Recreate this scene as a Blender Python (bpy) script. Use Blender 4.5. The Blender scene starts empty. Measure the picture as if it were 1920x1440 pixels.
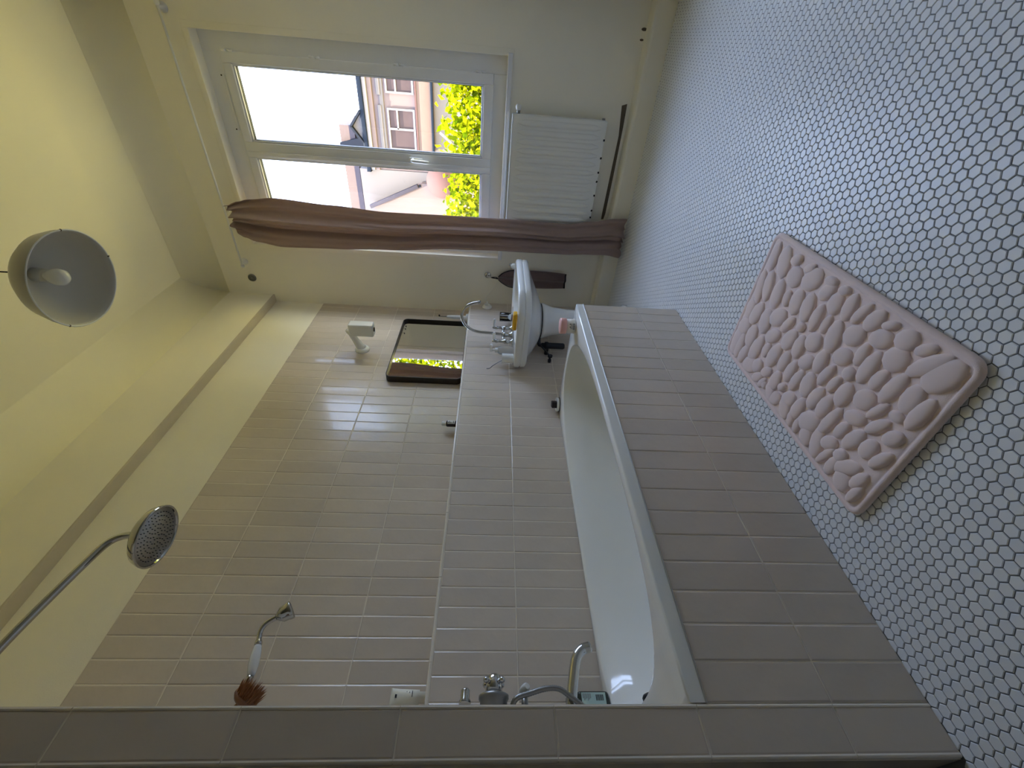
import bpy, bmesh, math, random
from mathutils import Vector, Matrix
import numpy as np
random.seed(7)
rng = np.random.default_rng(11)
S = bpy.context.scene
COL = S.collection

# ------------------------------------------------------------------ camera
F_PX = 814.2081
YAW, PITCH, ROLL = 0.6748, -0.0612, 0.0412
CAM = Vector((1.0325, -0.2745, 0.9595))
_fw = Vector((-math.sin(YAW)*math.cos(PITCH), math.cos(YAW)*math.cos(PITCH), math.sin(PITCH)))
_rt = Vector((math.cos(YAW), math.sin(YAW), 0.0))
_up = _rt.cross(_fw)
_r2 = _rt*math.cos(ROLL) + _up*math.sin(ROLL)
_u2 = -_rt*math.sin(ROLL) + _up*math.cos(ROLL)
camd = bpy.data.cameras.new('camera')
camd.sensor_fit = 'HORIZONTAL'; camd.sensor_width = 36.0
camd.lens = 36.0*F_PX/1920.0
camd.clip_start = 0.02; camd.clip_end = 300
cam = bpy.data.objects.new('camera', camd); COL.objects.link(cam)
# the phone was held on its side, so the picture's right is the room's down
R3 = Matrix((-_u2, _r2, -_fw)).transposed()
cam.matrix_world = Matrix.Translation(CAM) @ R3.to_4x4()
S.camera = cam

def ray(px, py):
    return _fw + _r2*((1440-py-720)/F_PX) - _u2*((px-960)/F_PX)
def pix(px, py, ax, val):
    """photo pixel -> the point where its ray meets the plane axis = val"""
    d = ray(px, py); t = (val - CAM[ax])/d[ax]
    return CAM + d*t
def project(p):
    d = Vector(p) - CAM; z = d.dot(_fw)
    return (960 - F_PX*d.dot(_u2)/z, 1440 - (720 + F_PX*d.dot(_r2)/z), z)

# ------------------------------------------------------------------ world, sun, exposure
SKY = 1.0
W = bpy.data.worlds.new('World'); S.world = W; W.use_nodes = True
nt = W.node_tree; nt.nodes.clear()
out = nt.nodes.new('ShaderNodeOutputWorld'); bg = nt.nodes.new('ShaderNodeBackground')
tc = nt.nodes.new('ShaderNodeTexCoord'); sx = nt.nodes.new('ShaderNodeSeparateXYZ')
cr = nt.nodes.new('ShaderNodeValToRGB')
cr.color_ramp.elements[0].position = 0.0; cr.color_ramp.elements[0].color = (1.03, 1.27, 1.80, 1)
cr.color_ramp.elements[1].position = 1.0; cr.color_ramp.elements[1].color = (0.85, 1.10, 1.75, 1)
nt.links.new(tc.outputs['Generated'], sx.inputs[0]); nt.links.new(sx.outputs['Z'], cr.inputs[0])
nt.links.new(cr.outputs[0], bg.inputs[0]); nt.links.new(bg.outputs[0], out.inputs[0])
bg.inputs[1].default_value = SKY
sund = bpy.data.lights.new('sun', 'SUN'); sund.energy = 6.0; sund.angle = 0.009; sund.color = (1.0, 0.95, 0.86)
sun = bpy.data.objects.new('sun', sund); COL.objects.link(sun)
sun.rotation_euler = Vector((0.30, 0.26, -0.92)).to_track_quat('-Z', 'Y').to_euler()
portd = bpy.data.lights.new('window_portal', 'AREA'); portd.shape = 'RECTANGLE'
portd.size = 1.24; portd.size_y = 1.82; portd.cycles.is_portal = True
port = bpy.data.objects.new('window_portal', portd); COL.objects.link(port)
port.location = (0.315, 3.10, 1.81); port.rotation_euler = (math.radians(-90), 0, 0)
S.view_settings.view_transform = 'Standard'; S.view_settings.look = 'None'
S.view_settings.gamma = 1.0; S.view_settings.use_curve_mapping = False
S.view_settings.exposure = 3.2
cy = S.cycles
cy.max_bounces = 14; cy.diffuse_bounces = 9; cy.glossy_bounces = 6; cy.transmission_bounces = 8
cy.transparent_max_bounces = 12; cy.caustics_reflective = False; cy.caustics_refractive = False
cy.sample_clamp_indirect = 12.0; cy.use_denoising = True
cy.use_adaptive_sampling = False

# ------------------------------------------------------------------ key measures (metres)
XU, XL = -0.7708, -0.6876          # upper tiled wall, lower tiled wall
YF = 2.93                          # window wall
XR, YB, ZC = 1.265, -1.25, 3.20    # right wall, back wall, ceiling
ZLEDGE = 1.116
PY, PZ = 0.077, 0.3005             # tile pitch

# ------------------------------------------------------------------ materials
MATS = {}
def node_mat(name):
    m = bpy.data.materials.new(name); m.use_nodes = True
    t = m.node_tree; b = t.nodes['Principled BSDF']
    MATS[name] = m
    return m, t, b
def mat(name, col, rough=0.5, metal=0.0, noise=0.0, nscale=20.0, bump=0.0, bscale=40.0, coat=0.0, rnd=0.0, spec=None, trans=0.0, ior=1.45, sheen=0.0, sss=0.0):
    m, t, b = node_mat(name)
    b.inputs['Base Color'].default_value = (*col, 1); b.inputs['Roughness'].default_value = rough
    b.inputs['Metallic'].default_value = metal; b.inputs['Coat Weight'].default_value = coat
    b.inputs['Transmission Weight'].default_value = trans; b.inputs['IOR'].default_value = ior
    b.inputs['Sheen Weight'].default_value = sheen
    if spec is not None: b.inputs['Specular IOR Level'].default_value = spec
    N, L = t.nodes, t.links
    co = N.new('ShaderNodeTexCoord')
    src = None
    if noise > 0 or rnd > 0:
        h = N.new('ShaderNodeHueSaturation'); h.inputs['Color'].default_value = (*col, 1)
        val = N.new('ShaderNodeMath'); val.operation = 'MULTIPLY_ADD'; val.inputs[2].default_value = 1.0
        if noise > 0:
            n = N.new('ShaderNodeTexNoise'); n.inputs['Scale'].default_value = nscale; n.inputs['Detail'].default_value = 4
            L.new(co.outputs['Object'], n.inputs['Vector'])
            s = N.new('ShaderNodeMath'); s.operation = 'SUBTRACT'; s.inputs[1].default_value = 0.5
            L.new(n.outputs['Fac'], s.inputs[0]); L.new(s.outputs[0], val.inputs[0]); val.inputs[1].default_value = noise*2
        else:
            val.inputs[0].default_value = 0; val.inputs[1].default_value = 0
        if rnd > 0:
            oi = N.new('ShaderNodeObjectInfo')
            mm = N.new('ShaderNodeMath'); mm.operation = 'MULTIPLY_ADD'; mm.inputs[1].default_value = rnd*2; mm.inputs[2].default_value = 1-rnd
            L.new(oi.outputs['Random'], mm.inputs[0]); L.new(mm.outputs[0], val.inputs[2])
        L.new(val.outputs[0], h.inputs['Value']); L.new(h.outputs[0], b.inputs['Base Color'])
    if bump > 0:
        n2 = N.new('ShaderNodeTexNoise'); n2.inputs['Scale'].default_value = bscale; n2.inputs['Detail'].default_value = 3
        bp = N.new('ShaderNodeBump'); bp.inputs['Strength'].default_value = bump; bp.inputs['Distance'].default_value = 0.01
        if rnd > 0:
            oi2 = N.new('ShaderNodeObjectInfo'); va = N.new('ShaderNodeVectorMath'); va.operation = 'ADD'
            mu = N.new('ShaderNodeMath'); mu.operation = 'MULTIPLY'; mu.inputs[1].default_value = 37.0
            L.new(oi2.outputs['Random'], mu.inputs[0]); L.new(co.outputs['Object'], va.inputs[0]); L.new(mu.outputs[0], va.inputs[1])
            L.new(va.outputs[0], n2.inputs['Vector'])
        else:
            L.new(co.outputs['Object'], n2.inputs['Vector'])
        L.new(n2.outputs['Fac'], bp.inputs['Height']); L.new(bp.outputs[0], b.inputs['Normal'])
    return m

mat('plaster', (0.9, 0.862, 0.735), 0.85, noise=0.02, nscale=6, bump=0.06, bscale=260)
mat('ceiling_paint', (0.895, 0.852, 0.66), 0.9, noise=0.02, nscale=5, bump=0.05, bscale=200)
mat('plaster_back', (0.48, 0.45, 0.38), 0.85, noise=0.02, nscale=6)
mat('spray_plate', (0.50, 0.49, 0.45), 0.38, metal=0.9)
mat('soffit_shade_tone', (0.60, 0.54, 0.43), 0.7, noise=0.04, nscale=8)  # darker beige, shade painted on the soffit's underside
mat('grout', (0.78, 0.72, 0.61), 0.9, noise=0.06, nscale=60)
mat('wall_tile', (0.63, 0.555, 0.475), 0.24, noise=0.05, nscale=9, bump=0.16, bscale=14, rnd=0.05, coat=0.2)
mat('trim_tile', (0.8, 0.74, 0.64), 0.22, noise=0.03, bump=0.05, rnd=0.03)
mat('floor_grout', (0.20, 0.21, 0.215), 0.9, noise=0.12, nscale=40)
mat('hex_tile', (0.80, 0.815, 0.83), 0.38, noise=0.02, rnd=0.04)
mat('enamel', (0.82, 0.83, 0.80), 0.12, noise=0.02, nscale=12, coat=0.3)
mat('porcelain', (0.84, 0.85, 0.83), 0.08, noise=0.01)
mat('white_plastic', (0.82, 0.83, 0.84), 0.35)
mat('pvc', (0.80, 0.81, 0.83), 0.30, noise=0.02)
mat('gasket', (0.03, 0.03, 0.04), 0.6)
mat('chrome', (0.52, 0.52, 0.5), 0.09, metal=1.0)
mat('chrome_dull', (0.3, 0.3, 0.29), 0.35, metal=0.9, noise=0.05)
mat('nozzle', (0.05, 0.05, 0.05), 0.6)
mat('black_plastic', (0.012, 0.013, 0.017), 0.35)
mat('bronze', (0.045, 0.036, 0.026), 0.38, metal=0.6)
mat('mirror_glass', (0.86, 0.88, 0.87), 0.015, metal=1.0)
mat('clear_glass', (0.93, 0.96, 0.95), 0.03, trans=1.0, ior=1.45)
mat('clear_plastic', (0.85, 0.88, 0.88), 0.12, trans=0.85, ior=1.4)
mat('mat_foam', (0.88, 0.72, 0.685), 0.95, noise=0.05, nscale=90, bump=0.25, bscale=700, sheen=0.5)
mat('curtain_cloth', (0.40, 0.295, 0.265), 0.9, noise=0.06, nscale=30, bump=0.15, bscale=500, sheen=0.3)
mat('towel_cloth', (0.17, 0.115, 0.105), 0.95, noise=0.1, nscale=80, bump=0.4, bscale=500, sheen=0.3)
mat('towel_band', (0.02, 0.017, 0.018), 0.9)
mat('rad_paint', (0.82, 0.82, 0.77), 0.35, noise=0.02)
mat('bare_brown', (0.13, 0.10, 0.065), 0.95, noise=0.3, nscale=60)
mat('lamp_enamel', (0.60, 0.58, 0.52), 0.3, noise=0.03)
mat('lamp_inner', (0.62, 0.60, 0.53), 0.35)
mat('bulb_glass', (0.86, 0.86, 0.82), 0.25)
mat('dark_gap', (0.015, 0.013, 0.01), 0.8)
mat('wood_brown', (0.26, 0.12, 0.055), 0.4, noise=0.2, nscale=30)
mat('bristle', (0.34, 0.15, 0.055), 0.7, noise=0.3, nscale=80)
mat('bottle_green', (0.045, 0.052, 0.038), 0.2)
mat('label_mint', (0.50, 0.66, 0.62), 0.6, noise=0.05)
mat('label_white', (0.84, 0.82, 0.76), 0.6)
mat('ink', (0.02, 0.02, 0.02), 0.7)
mat('ink_grey', (0.2, 0.2, 0.2), 0.7)
mat('pink_lid', (0.82, 0.46, 0.42), 0.35)
mat('soap_brown', (0.022, 0.012, 0.010), 0.5)
mat('amber', (0.16, 0.045, 0.02), 0.25)
mat('yellow_sponge', (0.83, 0.47, 0.03), 0.8, noise=0.1, nscale=60)
mat('tube_cream', (0.80, 0.78, 0.66), 0.4)
mat('dirt_dark', (0.10, 0.08, 0.05), 0.95)
# outdoors
mat('render_pink', (0.0999, 0.06935, 0.05965), 0.9, noise=0.05, nscale=2, spec=0.08)
mat('render_white', (0.08749, 0.07207, 0.06382), 0.9, noise=0.04, nscale=2, spec=0.08)
mat('frame_white', (0.1255, 0.1063, 0.09742), 0.6, spec=0.08)
mat('far_pane', (0.041, 0.02576, 0.02225), 0.3, noise=0.25, nscale=2.0, spec=0.08)
mat('gutter_blue', (0.004038, 0.005766, 0.0098), 0.5, noise=0.1, spec=0.08)
mat('slate', (0.007567, 0.008204, 0.01135), 0.7, noise=0.25, nscale=8, spec=0.08)
mat('pipe_grey', (0.02703, 0.02162, 0.02523), 0.5, noise=0.1, spec=0.08)
mat('bark', (0.30, 0.24, 0.14), 0.9, noise=0.3)
mat('bounce_near', (0.24, 0.205, 0.085), 0.95, noise=0.1, nscale=1.5)  # colour of the near bounce surface, out of view
mat('bounce_far', (0.6, 0.48, 0.155), 0.95, noise=0.2, nscale=0.6)  # warm colour of the far bounce surface, out of view
def brick_mat(name, c1, c2, mortar, scale):
    m, t, b = node_mat(name); N, L = t.nodes, t.links
    co = N.new('ShaderNodeTexCoord'); sp = N.new('ShaderNodeSeparateXYZ'); cb = N.new('ShaderNodeCombineXYZ'); br = N.new('ShaderNodeTexBrick')
    L.new(co.outputs['Object'], sp.inputs[0]); L.new(sp.outputs['X'], cb.inputs['X']); L.new(sp.outputs['Z'], cb.inputs['Y'])
    L.new(cb.outputs[0], br.inputs['Vector'])
    br.inputs['Color1'].default_value = (*c1, 1); br.inputs['Color2'].default_value = (*c2, 1); br.inputs['Mortar'].default_value = (*mortar, 1)
    br.inputs['Scale'].default_value = scale; br.inputs['Mortar Size'].default_value = 0.03
    L.new(br.outputs['Color'], b.inputs['Base Color']); b.inputs['Roughness'].default_value = 0.9
    return m
brick_mat('far_brick', (0.06943, 0.03267, 0.01960), (0.07759, 0.03920, 0.02450), (0.07759, 0.05554, 0.04084), 4.0)
brick_mat('far_brick_red', (0.04084, 0.01062, 0.00735), (0.04737, 0.01307, 0.00899), (0.04737, 0.02124, 0.01634), 4.0)
def leaf_mat():
    m, t, b = node_mat('leaf'); N, L = t.nodes, t.links
    g = N.new('ShaderNodeNewGeometry'); r = N.new('ShaderNodeValToRGB')
    e = r.color_ramp.elements
    e[0].position = 0; e[0].color = (0.030, 0.052, 0.0006, 1); e[1].position = 1; e[1].color = (0.34, 0.30, 0.0025, 1)
    k = e.new(0.5); k.color = (0.13, 0.145, 0.0012, 1)
    L.new(g.outputs['Random Per Island'], r.inputs[0])
    d = N.new('ShaderNodeBsdfDiffuse'); tr = N.new('ShaderNodeBsdfTranslucent'); mx = N.new('ShaderNodeMixShader'); mx.inputs[0].default_value = 0.4
    L.new(r.outputs[0], d.inputs[0]); L.new(r.outputs[0], tr.inputs[0]); L.new(d.outputs[0], mx.inputs[1]); L.new(tr.outputs[0], mx.inputs[2])
    L.new(mx.outputs[0], t.nodes['Material Output'].inputs['Surface'])
leaf_mat()
def pane_mat():
    m, t, b = node_mat('pane'); N, L = t.nodes, t.links
    tr = N.new('ShaderNodeBsdfTransparent'); tr.inputs[0].default_value = (0.97, 0.985, 0.985, 1)
    gl = N.new('ShaderNodeBsdfGlossy'); gl.inputs['Roughness'].default_value = 0.0
    lw = N.new('ShaderNodeLayerWeight'); lw.inputs['Blend'].default_value = 0.5
    pw = N.new('ShaderNodeMath'); pw.operation = 'POWER'; pw.inputs[1].default_value = 5.0
    ma = N.new('ShaderNodeMath'); ma.operation = 'MULTIPLY_ADD'; ma.inputs[1].default_value = 0.96; ma.inputs[2].default_value = 0.04
    L.new(lw.outputs['Facing'], pw.inputs[0]); L.new(pw.outputs[0], ma.inputs[0])
    mx = N.new('ShaderNodeMixShader'); L.new(ma.outputs[0], mx.inputs[0]); L.new(tr.outputs[0], mx.inputs[1]); L.new(gl.outputs[0], mx.inputs[2])
    L.new(mx.outputs[0], t.nodes['Material Output'].inputs['Surface'])
pane_mat()
def tube_mat_curtain():
    m = MATS['curtain_cloth']; t = m.node_tree; N, L = t.nodes, t.links
    b = N['Principled BSDF']; tr = N.new('ShaderNodeBsdfTranslucent'); tr.inputs[0].default_value = (0.46, 0.33, 0.25, 1)
    mx = N.new('ShaderNodeMixShader'); mx.inputs[0].default_value = 0.22
    L.new(b.outputs[0], mx.inputs[1]); L.new(tr.outputs[0], mx.inputs[2]); L.new(mx.outputs[0], N['Material Output'].inputs['Surface'])
tube_mat_curtain()

# ------------------------------------------------------------------ object helpers
ORG = {}
def tag(o, label=None, cat=None, group=None, kind=None):
    if label: o['label'] = label
    if cat: o['category'] = cat
    if group: o['group'] = group
    if kind: o['kind'] = kind
    return o
def thing(name, loc, label=None, cat=None, group=None, kind=None):
    o = bpy.data.objects.new(name, None); COL.objects.link(o); o.location = loc
    o.empty_display_size = 0.05
    ORG[o.name] = Vector(loc)
    return tag(o, label, cat, group, kind)
class MB:
    """collects world-space geometry; build() links it as one mesh object"""
    def __init__(s): s.v, s.f, s.sm = [], [], []
    def add(s, vs, fs, smooth=False):
        n = len(s.v); s.v += [tuple(v) for v in vs]
        s.f += [tuple(i+n for i in f) for f in fs]; s.sm += [smooth]*len(fs)
        return s
    def box(s, x0, x1, y0, y1, z0, z1, bev=0.0, seg=2):
        if bev <= 0:
            vs = [(x, y, z) for x in (x0, x1) for y in (y0, y1) for z in (z0, z1)]
            return s.add(vs, [(0,1,3,2),(4,6,7,5),(0,4,5,1),(2,3,7,6),(0,2,6,4),(1,5,7,3)])
        return s.obox(Vector(((x0+x1)/2, (y0+y1)/2, (z0+z1)/2)), Matrix.Identity(3), ((x1-x0), (y1-y0), (z1-z0)), bev, seg)
    def obox(s, c, rot, size, bev=0.0, seg=2):
        bm = bmesh.new(); bmesh.ops.create_cube(bm, size=1.0)
        for v in bm.verts: v.co = Vector((v.co.x*size[0], v.co.y*size[1], v.co.z*size[2]))
        if bev > 0: bmesh.ops.bevel(bm, geom=list(bm.edges), offset=bev, segments=seg, profile=0.6, affect='EDGES')
        bm.verts.index_update()
        s.add([Vector(c) + rot @ v.co for v in bm.verts], [[v.index for v in f.verts] for f in bm.faces], bev > 0)
        bm.free(); return s
    def tube(s, pts, r, n=12, cap=True, closed=False):
        pts = [Vector(p) for p in pts]; m = len(pts)
        rs = r if isinstance(r, (list, tuple)) else [r]*m
        vs, fs = [], []
        nrm = None
        for i, p in enumerate(pts):
            if closed: t = (pts[(i+1) % m]-pts[i-1]).normalized()
            else: t = (pts[min(i+1, m-1)]-pts[max(i-1, 0)]).normalized()
            if nrm is None:
                a = Vector((0, 0, 1)) if abs(t.z) < 0.9 else Vector((1, 0, 0))
                nrm = (a - t*a.dot(t)).normalized()
            else:
                nrm = (nrm - t*nrm.dot(t)).normalized()
            b = t.cross(nrm)
            for k in range(n):
                a = 2*math.pi*k/n
                vs.append(p + nrm*(math.cos(a)*rs[i]) + b*(math.sin(a)*rs[i]))
        for i in range(m if closed else m-1):
            j = (i+1) % m
            for k in range(n):
                k2 = (k+1) % n
                fs.append((i*n+k, i*n+k2, j*n+k2, j*n+k))
        s.add(vs, fs, True)
        if cap and not closed:
            s.add(vs[:n], [tuple(range(n))[::-1]]); s.add(vs[-n:], [tuple(range(n))])
        return s
    def lathe(s, prof, base, axis=(0, 0, 1), n=32, capa=True, capb=True):
        """prof: list of (radius, height along axis)"""
        ax = Vector(axis).normalized(); a = Vector((0, 0, 1)) if abs(ax.z) < 0.9 else Vector((1, 0, 0))
        e1 = (a - ax*a.dot(ax)).normalized(); e2 = ax.cross(e1); base = Vector(base)
        vs, fs = [], []
        for r, h in prof:
            for k in range(n):
                t = 2*math.pi*k/n
                vs.append(base + ax*h + e1*(r*math.cos(t)) + e2*(r*math.sin(t)))
        m = len(prof)
        for i in range(m-1):
            for k in range(n):
                k2 = (k+1) % n
                fs.append((i*n+k, i*n+k2, (i+1)*n+k2, (i+1)*n+k))
        s.add(vs, fs, True)
        if capa and prof[0][0] > 1e-5: s.add(vs[:n], [tuple(range(n))[::-1]], False)
        if capb and prof[-1][0] > 1e-5: s.add(vs[-n:], [tuple(range(n))], False)
        return s
    def sphere(s, c, r, n=14, m=8, sc=(1, 1, 1)):
        prof = [(max(1e-6, math.sin(math.pi*i/m)), -math.cos(math.pi*i/m)) for i in range(m+1)]
        vs, fs = [], []
        for rr, h in prof:
            for k in range(n):
                t = 2*math.pi*k/n
                vs.append((c[0]+r*sc[0]*rr*math.cos(t), c[1]+r*sc[1]*rr*math.sin(t), c[2]+r*sc[2]*h))
        for i in range(m):
            for k in range(n): fs.append((i*n+k, i*n+(k+1) % n, (i+1)*n+(k+1) % n, (i+1)*n+k))
        return s.add(vs, fs, True)
    def prism(s, poly, ax, a0, a1):
        """poly: 2-D points in the two axes other than ax; extruded along ax from a0 to a1"""
        def P(p, a):
            q = list(p); q.insert(ax, a); return tuple(q)
        n = len(poly); vs = [P(p, a0) for p in poly]+[P(p, a1) for p in poly]
        fs = [tuple(range(n)), tuple(range(n, 2*n))[::-1]]+[(i, i+n, (i+1) % n+n, (i+1) % n) for i in range(n)]
        return s.add(vs, fs)
    def build(s, name, mt, parent=None, fixn=True, **kw):
        o0 = Vector((0, 0, 0))
        if parent is not None: o0 = ORG[parent.name]
        me = bpy.data.meshes.new(name)
        if parent is None and kw.get('loc') is not None: o0 = Vector(kw['loc'])
        me.from_pydata([(v[0]-o0.x, v[1]-o0.y, v[2]-o0.z) for v in s.v], [], s.f)
        me.polygons.foreach_set('use_smooth', s.sm)
        if fixn:
            bm = bmesh.new(); bm.from_mesh(me); bmesh.ops.remove_doubles(bm, verts=bm.verts, dist=1e-6)
            bmesh.ops.recalc_face_normals(bm, faces=bm.faces); bm.to_mesh(me); bm.free()
        me.materials.append(MATS[mt]); me.update()
        o = bpy.data.objects.new(name, me); COL.objects.link(o)
        if parent is not None: o.parent = parent
        elif kw.get('loc') is not None: o.location = o0
        ORG[o.name] = o0
        return tag(o, kw.get('label'), kw.get('cat'), kw.get('group'), kw.get('kind'))
def arc(c, r, a0, a1, n, e1, e2):
    c, e1, e2 = Vector(c), Vector(e1), Vector(e2)
    return [c + e1*(r*math.cos(a0+(a1-a0)*i/n)) + e2*(r*math.sin(a0+(a1-a0)*i/n)) for i in range(n+1)]
def link_copy(name, me, parent, loc_world, rot=None, scale=None):
    o = bpy.data.objects.new(name, me); COL.objects.link(o); o.parent = parent
    o.location = Vector(loc_world) - ORG[parent.name]
    if rot is not None: o.rotation_euler = rot
    if scale is not None: o.scale = scale
    ORG[o.name] = Vector(loc_world)
    return o
def smooth_path(pts, n=8):
    """Catmull-Rom through the points"""
    P = [Vector(p) for p in pts]; P = [P[0]*2-P[1]] + P + [P[-1]*2-P[-2]]
    o = []
    for i in range(1, len(P)-2):
        for k in range(n):
            t = k/n; a, b, c, d = P[i-1], P[i], P[i+1], P[i+2]
            o.append(0.5*((2*b)+(c-a)*t+(2*a-5*b+4*c-d)*t*t+(3*b-a-3*c+d)*t**3))
    o.append(P[-2]); return o

# glazed tile mesh, face towards +X; width along Y, height along Z
_tiles = {}
def tile_mesh(w, h, mt='wall_tile'):
    key = (round(w, 4), round(h, 4), mt)
    if key in _tiles: return _tiles[key]
    b, d = 0.0030, 0.0014
    a, c = w/2, h/2
    ring = lambda x, i: [(x, -a+i, -c+i), (x, a-i, -c+i), (x, a-i, c-i), (x, -a+i, c-i)]
    vs = ring(-0.006, 0) + ring(-d, 0) + ring(0, b)
    fs = []
    for r in (0, 4):
        for k in range(4): fs.append((r+k, r+(k+1) % 4, r+4+(k+1) % 4, r+4+k))
    fs.append((8, 9, 10, 11))
    me = bpy.data.meshes.new('wall_tile'); me.from_pydata(vs, [], fs); me.materials.append(MATS[mt]); me.update()
    _tiles[key] = me; return me
GAP = 0.0022
def tile_run(parent, x, ys, zs, skip=None, name='tile'):
    for j in range(len(zs)-1):
        for i in range(len(ys)-1):
            y0, y1, z0, z1 = ys[i], ys[i+1], zs[j], zs[j+1]
            if y1-y0 < 0.008 or (skip and skip(y0, y1, z0, z1)): continue
            me = tile_mesh(y1-y0-GAP, z1-z0-GAP)
            link_copy(name, me, parent, (x+random.uniform(-.0004, .0004), (y0+y1)/2, (z0+z1)/2),
                      rot=(random.gauss(0, .0006), random.gauss(0, .0022), random.gauss(0, .0045)))

# ================================================================== THE ROOM
ys_up = [0.0] + [0.0317+PY*k for k in range(38)]
ys_up = [y for y in ys_up if y < YF-0.03] + [YF]
def structure(name, mb, mt, **kw): return mb.build(name, mt, kind='structure', **kw)

# floor: grout bed, then hexagon tiles laid on it
floor = structure('floor', MB().box(XU-.25, XR+.2, YB-.2, YF+.3, -0.12, -0.0018), 'floor_grout')
HP = 0.025; HR = HP*math.sqrt(3)/2; hexr = (HP-0.0021)/math.sqrt(3)
def hex_geo(cx, cy):
    vs = []
    for (r, z) in ((1.0, -0.004), (1.0, -0.0013), (0.905, 0.0)):
        for k in range(6):
            a = math.pi/6 + k*math.pi/3
            vs.append((cx+hexr*r*math.cos(a), cy+hexr*r*math.sin(a), z))
    return vs
HEXF = [(r*6+k, r*6+(k+1) % 6, (r+1)*6+(k+1) % 6, (r+1)*6+k) for r in (0, 1) for k in range(6)] + [tuple(range(12, 18))]
cells = []
for j in range(-58, 133):
    y = 0.0215 + HR*j
    off = 0.0240 + (HP/2 if j % 2 else 0)
    for i in range(-30, 51):
        x = off + HP*i
        if y > 2.85 or y < YB or x > XR-.015 or x < XL-.01: continue
        if x < -0.0115 and y < 1.682: continue
        cells.append((x, y))
def seen(x, y):
    px, py, z = project((x, y, 0))
    if z < 0.05 or not (-8 < px < 1928 and -8 < py < 1448): return 0
    if 0.115 < x < 0.615 and 0.335 < y < 1.155: return 0
    if x < 0.01 or y < -0.05 and x < 0.02: return 0
    dv = (Vector((x, y, 0))-CAM); return abs(dv.normalized().z)/dv.length_squared
cells.sort(key=lambda c: -seen(*c))
hexme = bpy.data.meshes.new('floor_tile'); hexme.from_pydata(hex_geo(0, 0), [], HEXF); hexme.materials.append(MATS['hex_tile']); hexme.update()
for (x, y) in cells[:300]:
    link_copy('floor_tile', hexme, floor, (x, y, random.uniform(-.0002, .0002)), rot=(random.gauss(0, .006), random.gauss(0, .006), random.gauss(0, .008)))
rest = MB()
for (x, y) in cells[300:]:
    g = hex_geo(x, y); tx, ty, dz = random.gauss(0, .006), random.gauss(0, .006), random.uniform(-.0002, .0002)
    rest.add([(a, b, c+dz+(a-x)*tx+(b-y)*ty) for (a, b, c) in g], HEXF)
rest.build('floor_tile_field', 'hex_tile', floor, fixn=False, kind='stuff')

# left wall: tiled above a ledge, plaster over the tiles, a boxed step under the ceiling
wall_l = structure('wall_left', MB().box(XU-.25, XU-.003, YB, YF+.3, 0, ZC), 'plaster')
MB().box(XU-.004, XU-.0013, 0.0, YF, ZLEDGE-.02, 2.302).build('grout_bed', 'grout', wall_l)
ZR = [1.103, 1.400, 1.700, 2.000, 2.301]
tile_run(wall_l, XU, ys_up, ZR)
MB().box(XU-.05, -0.711, YB, YF+.02, 2.676, ZC, 0.006).build('soffit', 'plaster', wall_l)
MB().box(XU-.003, -0.7105, YB, YF, 2.672, 2.684, 0.002).build('soffit_shade', 'soffit_shade_tone', wall_l)  # thin dark layer stands in for shade under the soffit
wall_ll = structure('wall_left_lower', MB().box(XU-.1, XL-.0013, 0.0, YF+.01, 0, ZLEDGE-.003), 'grout')
tile_run(wall_ll, XL, ys_up, [-0.08, 0.212, 0.508, 0.806, 1.1035], skip=lambda y0, y1, z0, z1: z1 < 0.512 and y1 < 1.67)
tr = []
y = 0.0
while y < YF-.02:
    y1 = min(y+0.305, YF)
    p = [(XU, ZLEDGE-.004), (XU, ZLEDGE), (XL-.004, ZLEDGE), (XL+.0006, ZLEDGE-.002), (XL+.0018, ZLEDGE-.006), (XL+.0012, 1.1045), (XL-.004, 1.1045)]
    MB().prism([(a, b) for a, b in p], 1, y+.0008, y1-.0008).build('edge_trim', 'trim_tile', wall_ll); y = y1

# short tiled partition at the tap end of the bath
pier = structure('wall_partition', MB().box(XU-.05, -0.0016, -0.0880, -0.0008, 0, ZC), 'grout')
zp = [0.0, 0.215, 0.505, 0.797, 1.098, 1.398, 1.702, 2.003, 2.304]
for j in range(len(zp)-1):
    me = tile_mesh(0.0748, zp[j+1]-zp[j]-GAP)
    link_copy('tile', me, pier, (0.0, -0.0450, (zp[j]+zp[j+1])/2), rot=(0, random.gauss(0, .002), random.gauss(0, .003)))
    for yc, s in ((-0.0040, 1), (-0.0865, -1)):
        q = [Vector((-0.012, yc-s*.004)), Vector((0.0002, yc-s*.0040)), Vector((0.0010, yc-s*.001)), Vector((0.0, yc+s*.0015)), Vector((-0.003, yc+s*.0032)), Vector((-0.012, yc+s*.0036))]
        MB().prism([(a.x, a.y) for a in q], 2, zp[j]+.0008, zp[j+1]-.0008).build('edge_trim', 'trim_tile', pier)
MB().box(XU, -0.008, -0.0915, -0.0875, 0, ZC).build('near_face', 'wall_tile', pier)
MB().box(XU, -0.008, -0.0012, 0.0, 0, ZC).build('bath_side_face', 'wall_tile', pier)

# window wall with its opening
WX0, WX1, WZ0, WZ1 = -0.300, 0.942, 0.905, 2.715
wf = MB()
wf.box(XU-.25, WX0, YF, YF+.16, 0, ZC).box(WX1, XR+.2, YF, YF+.16, 0, ZC).box(WX0, WX1, YF, YF+.16, 0, WZ0).box(WX0, WX1, YF, YF+.16, WZ1, ZC)
wall_f = structure('wall_far', wf, 'plaster')
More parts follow.
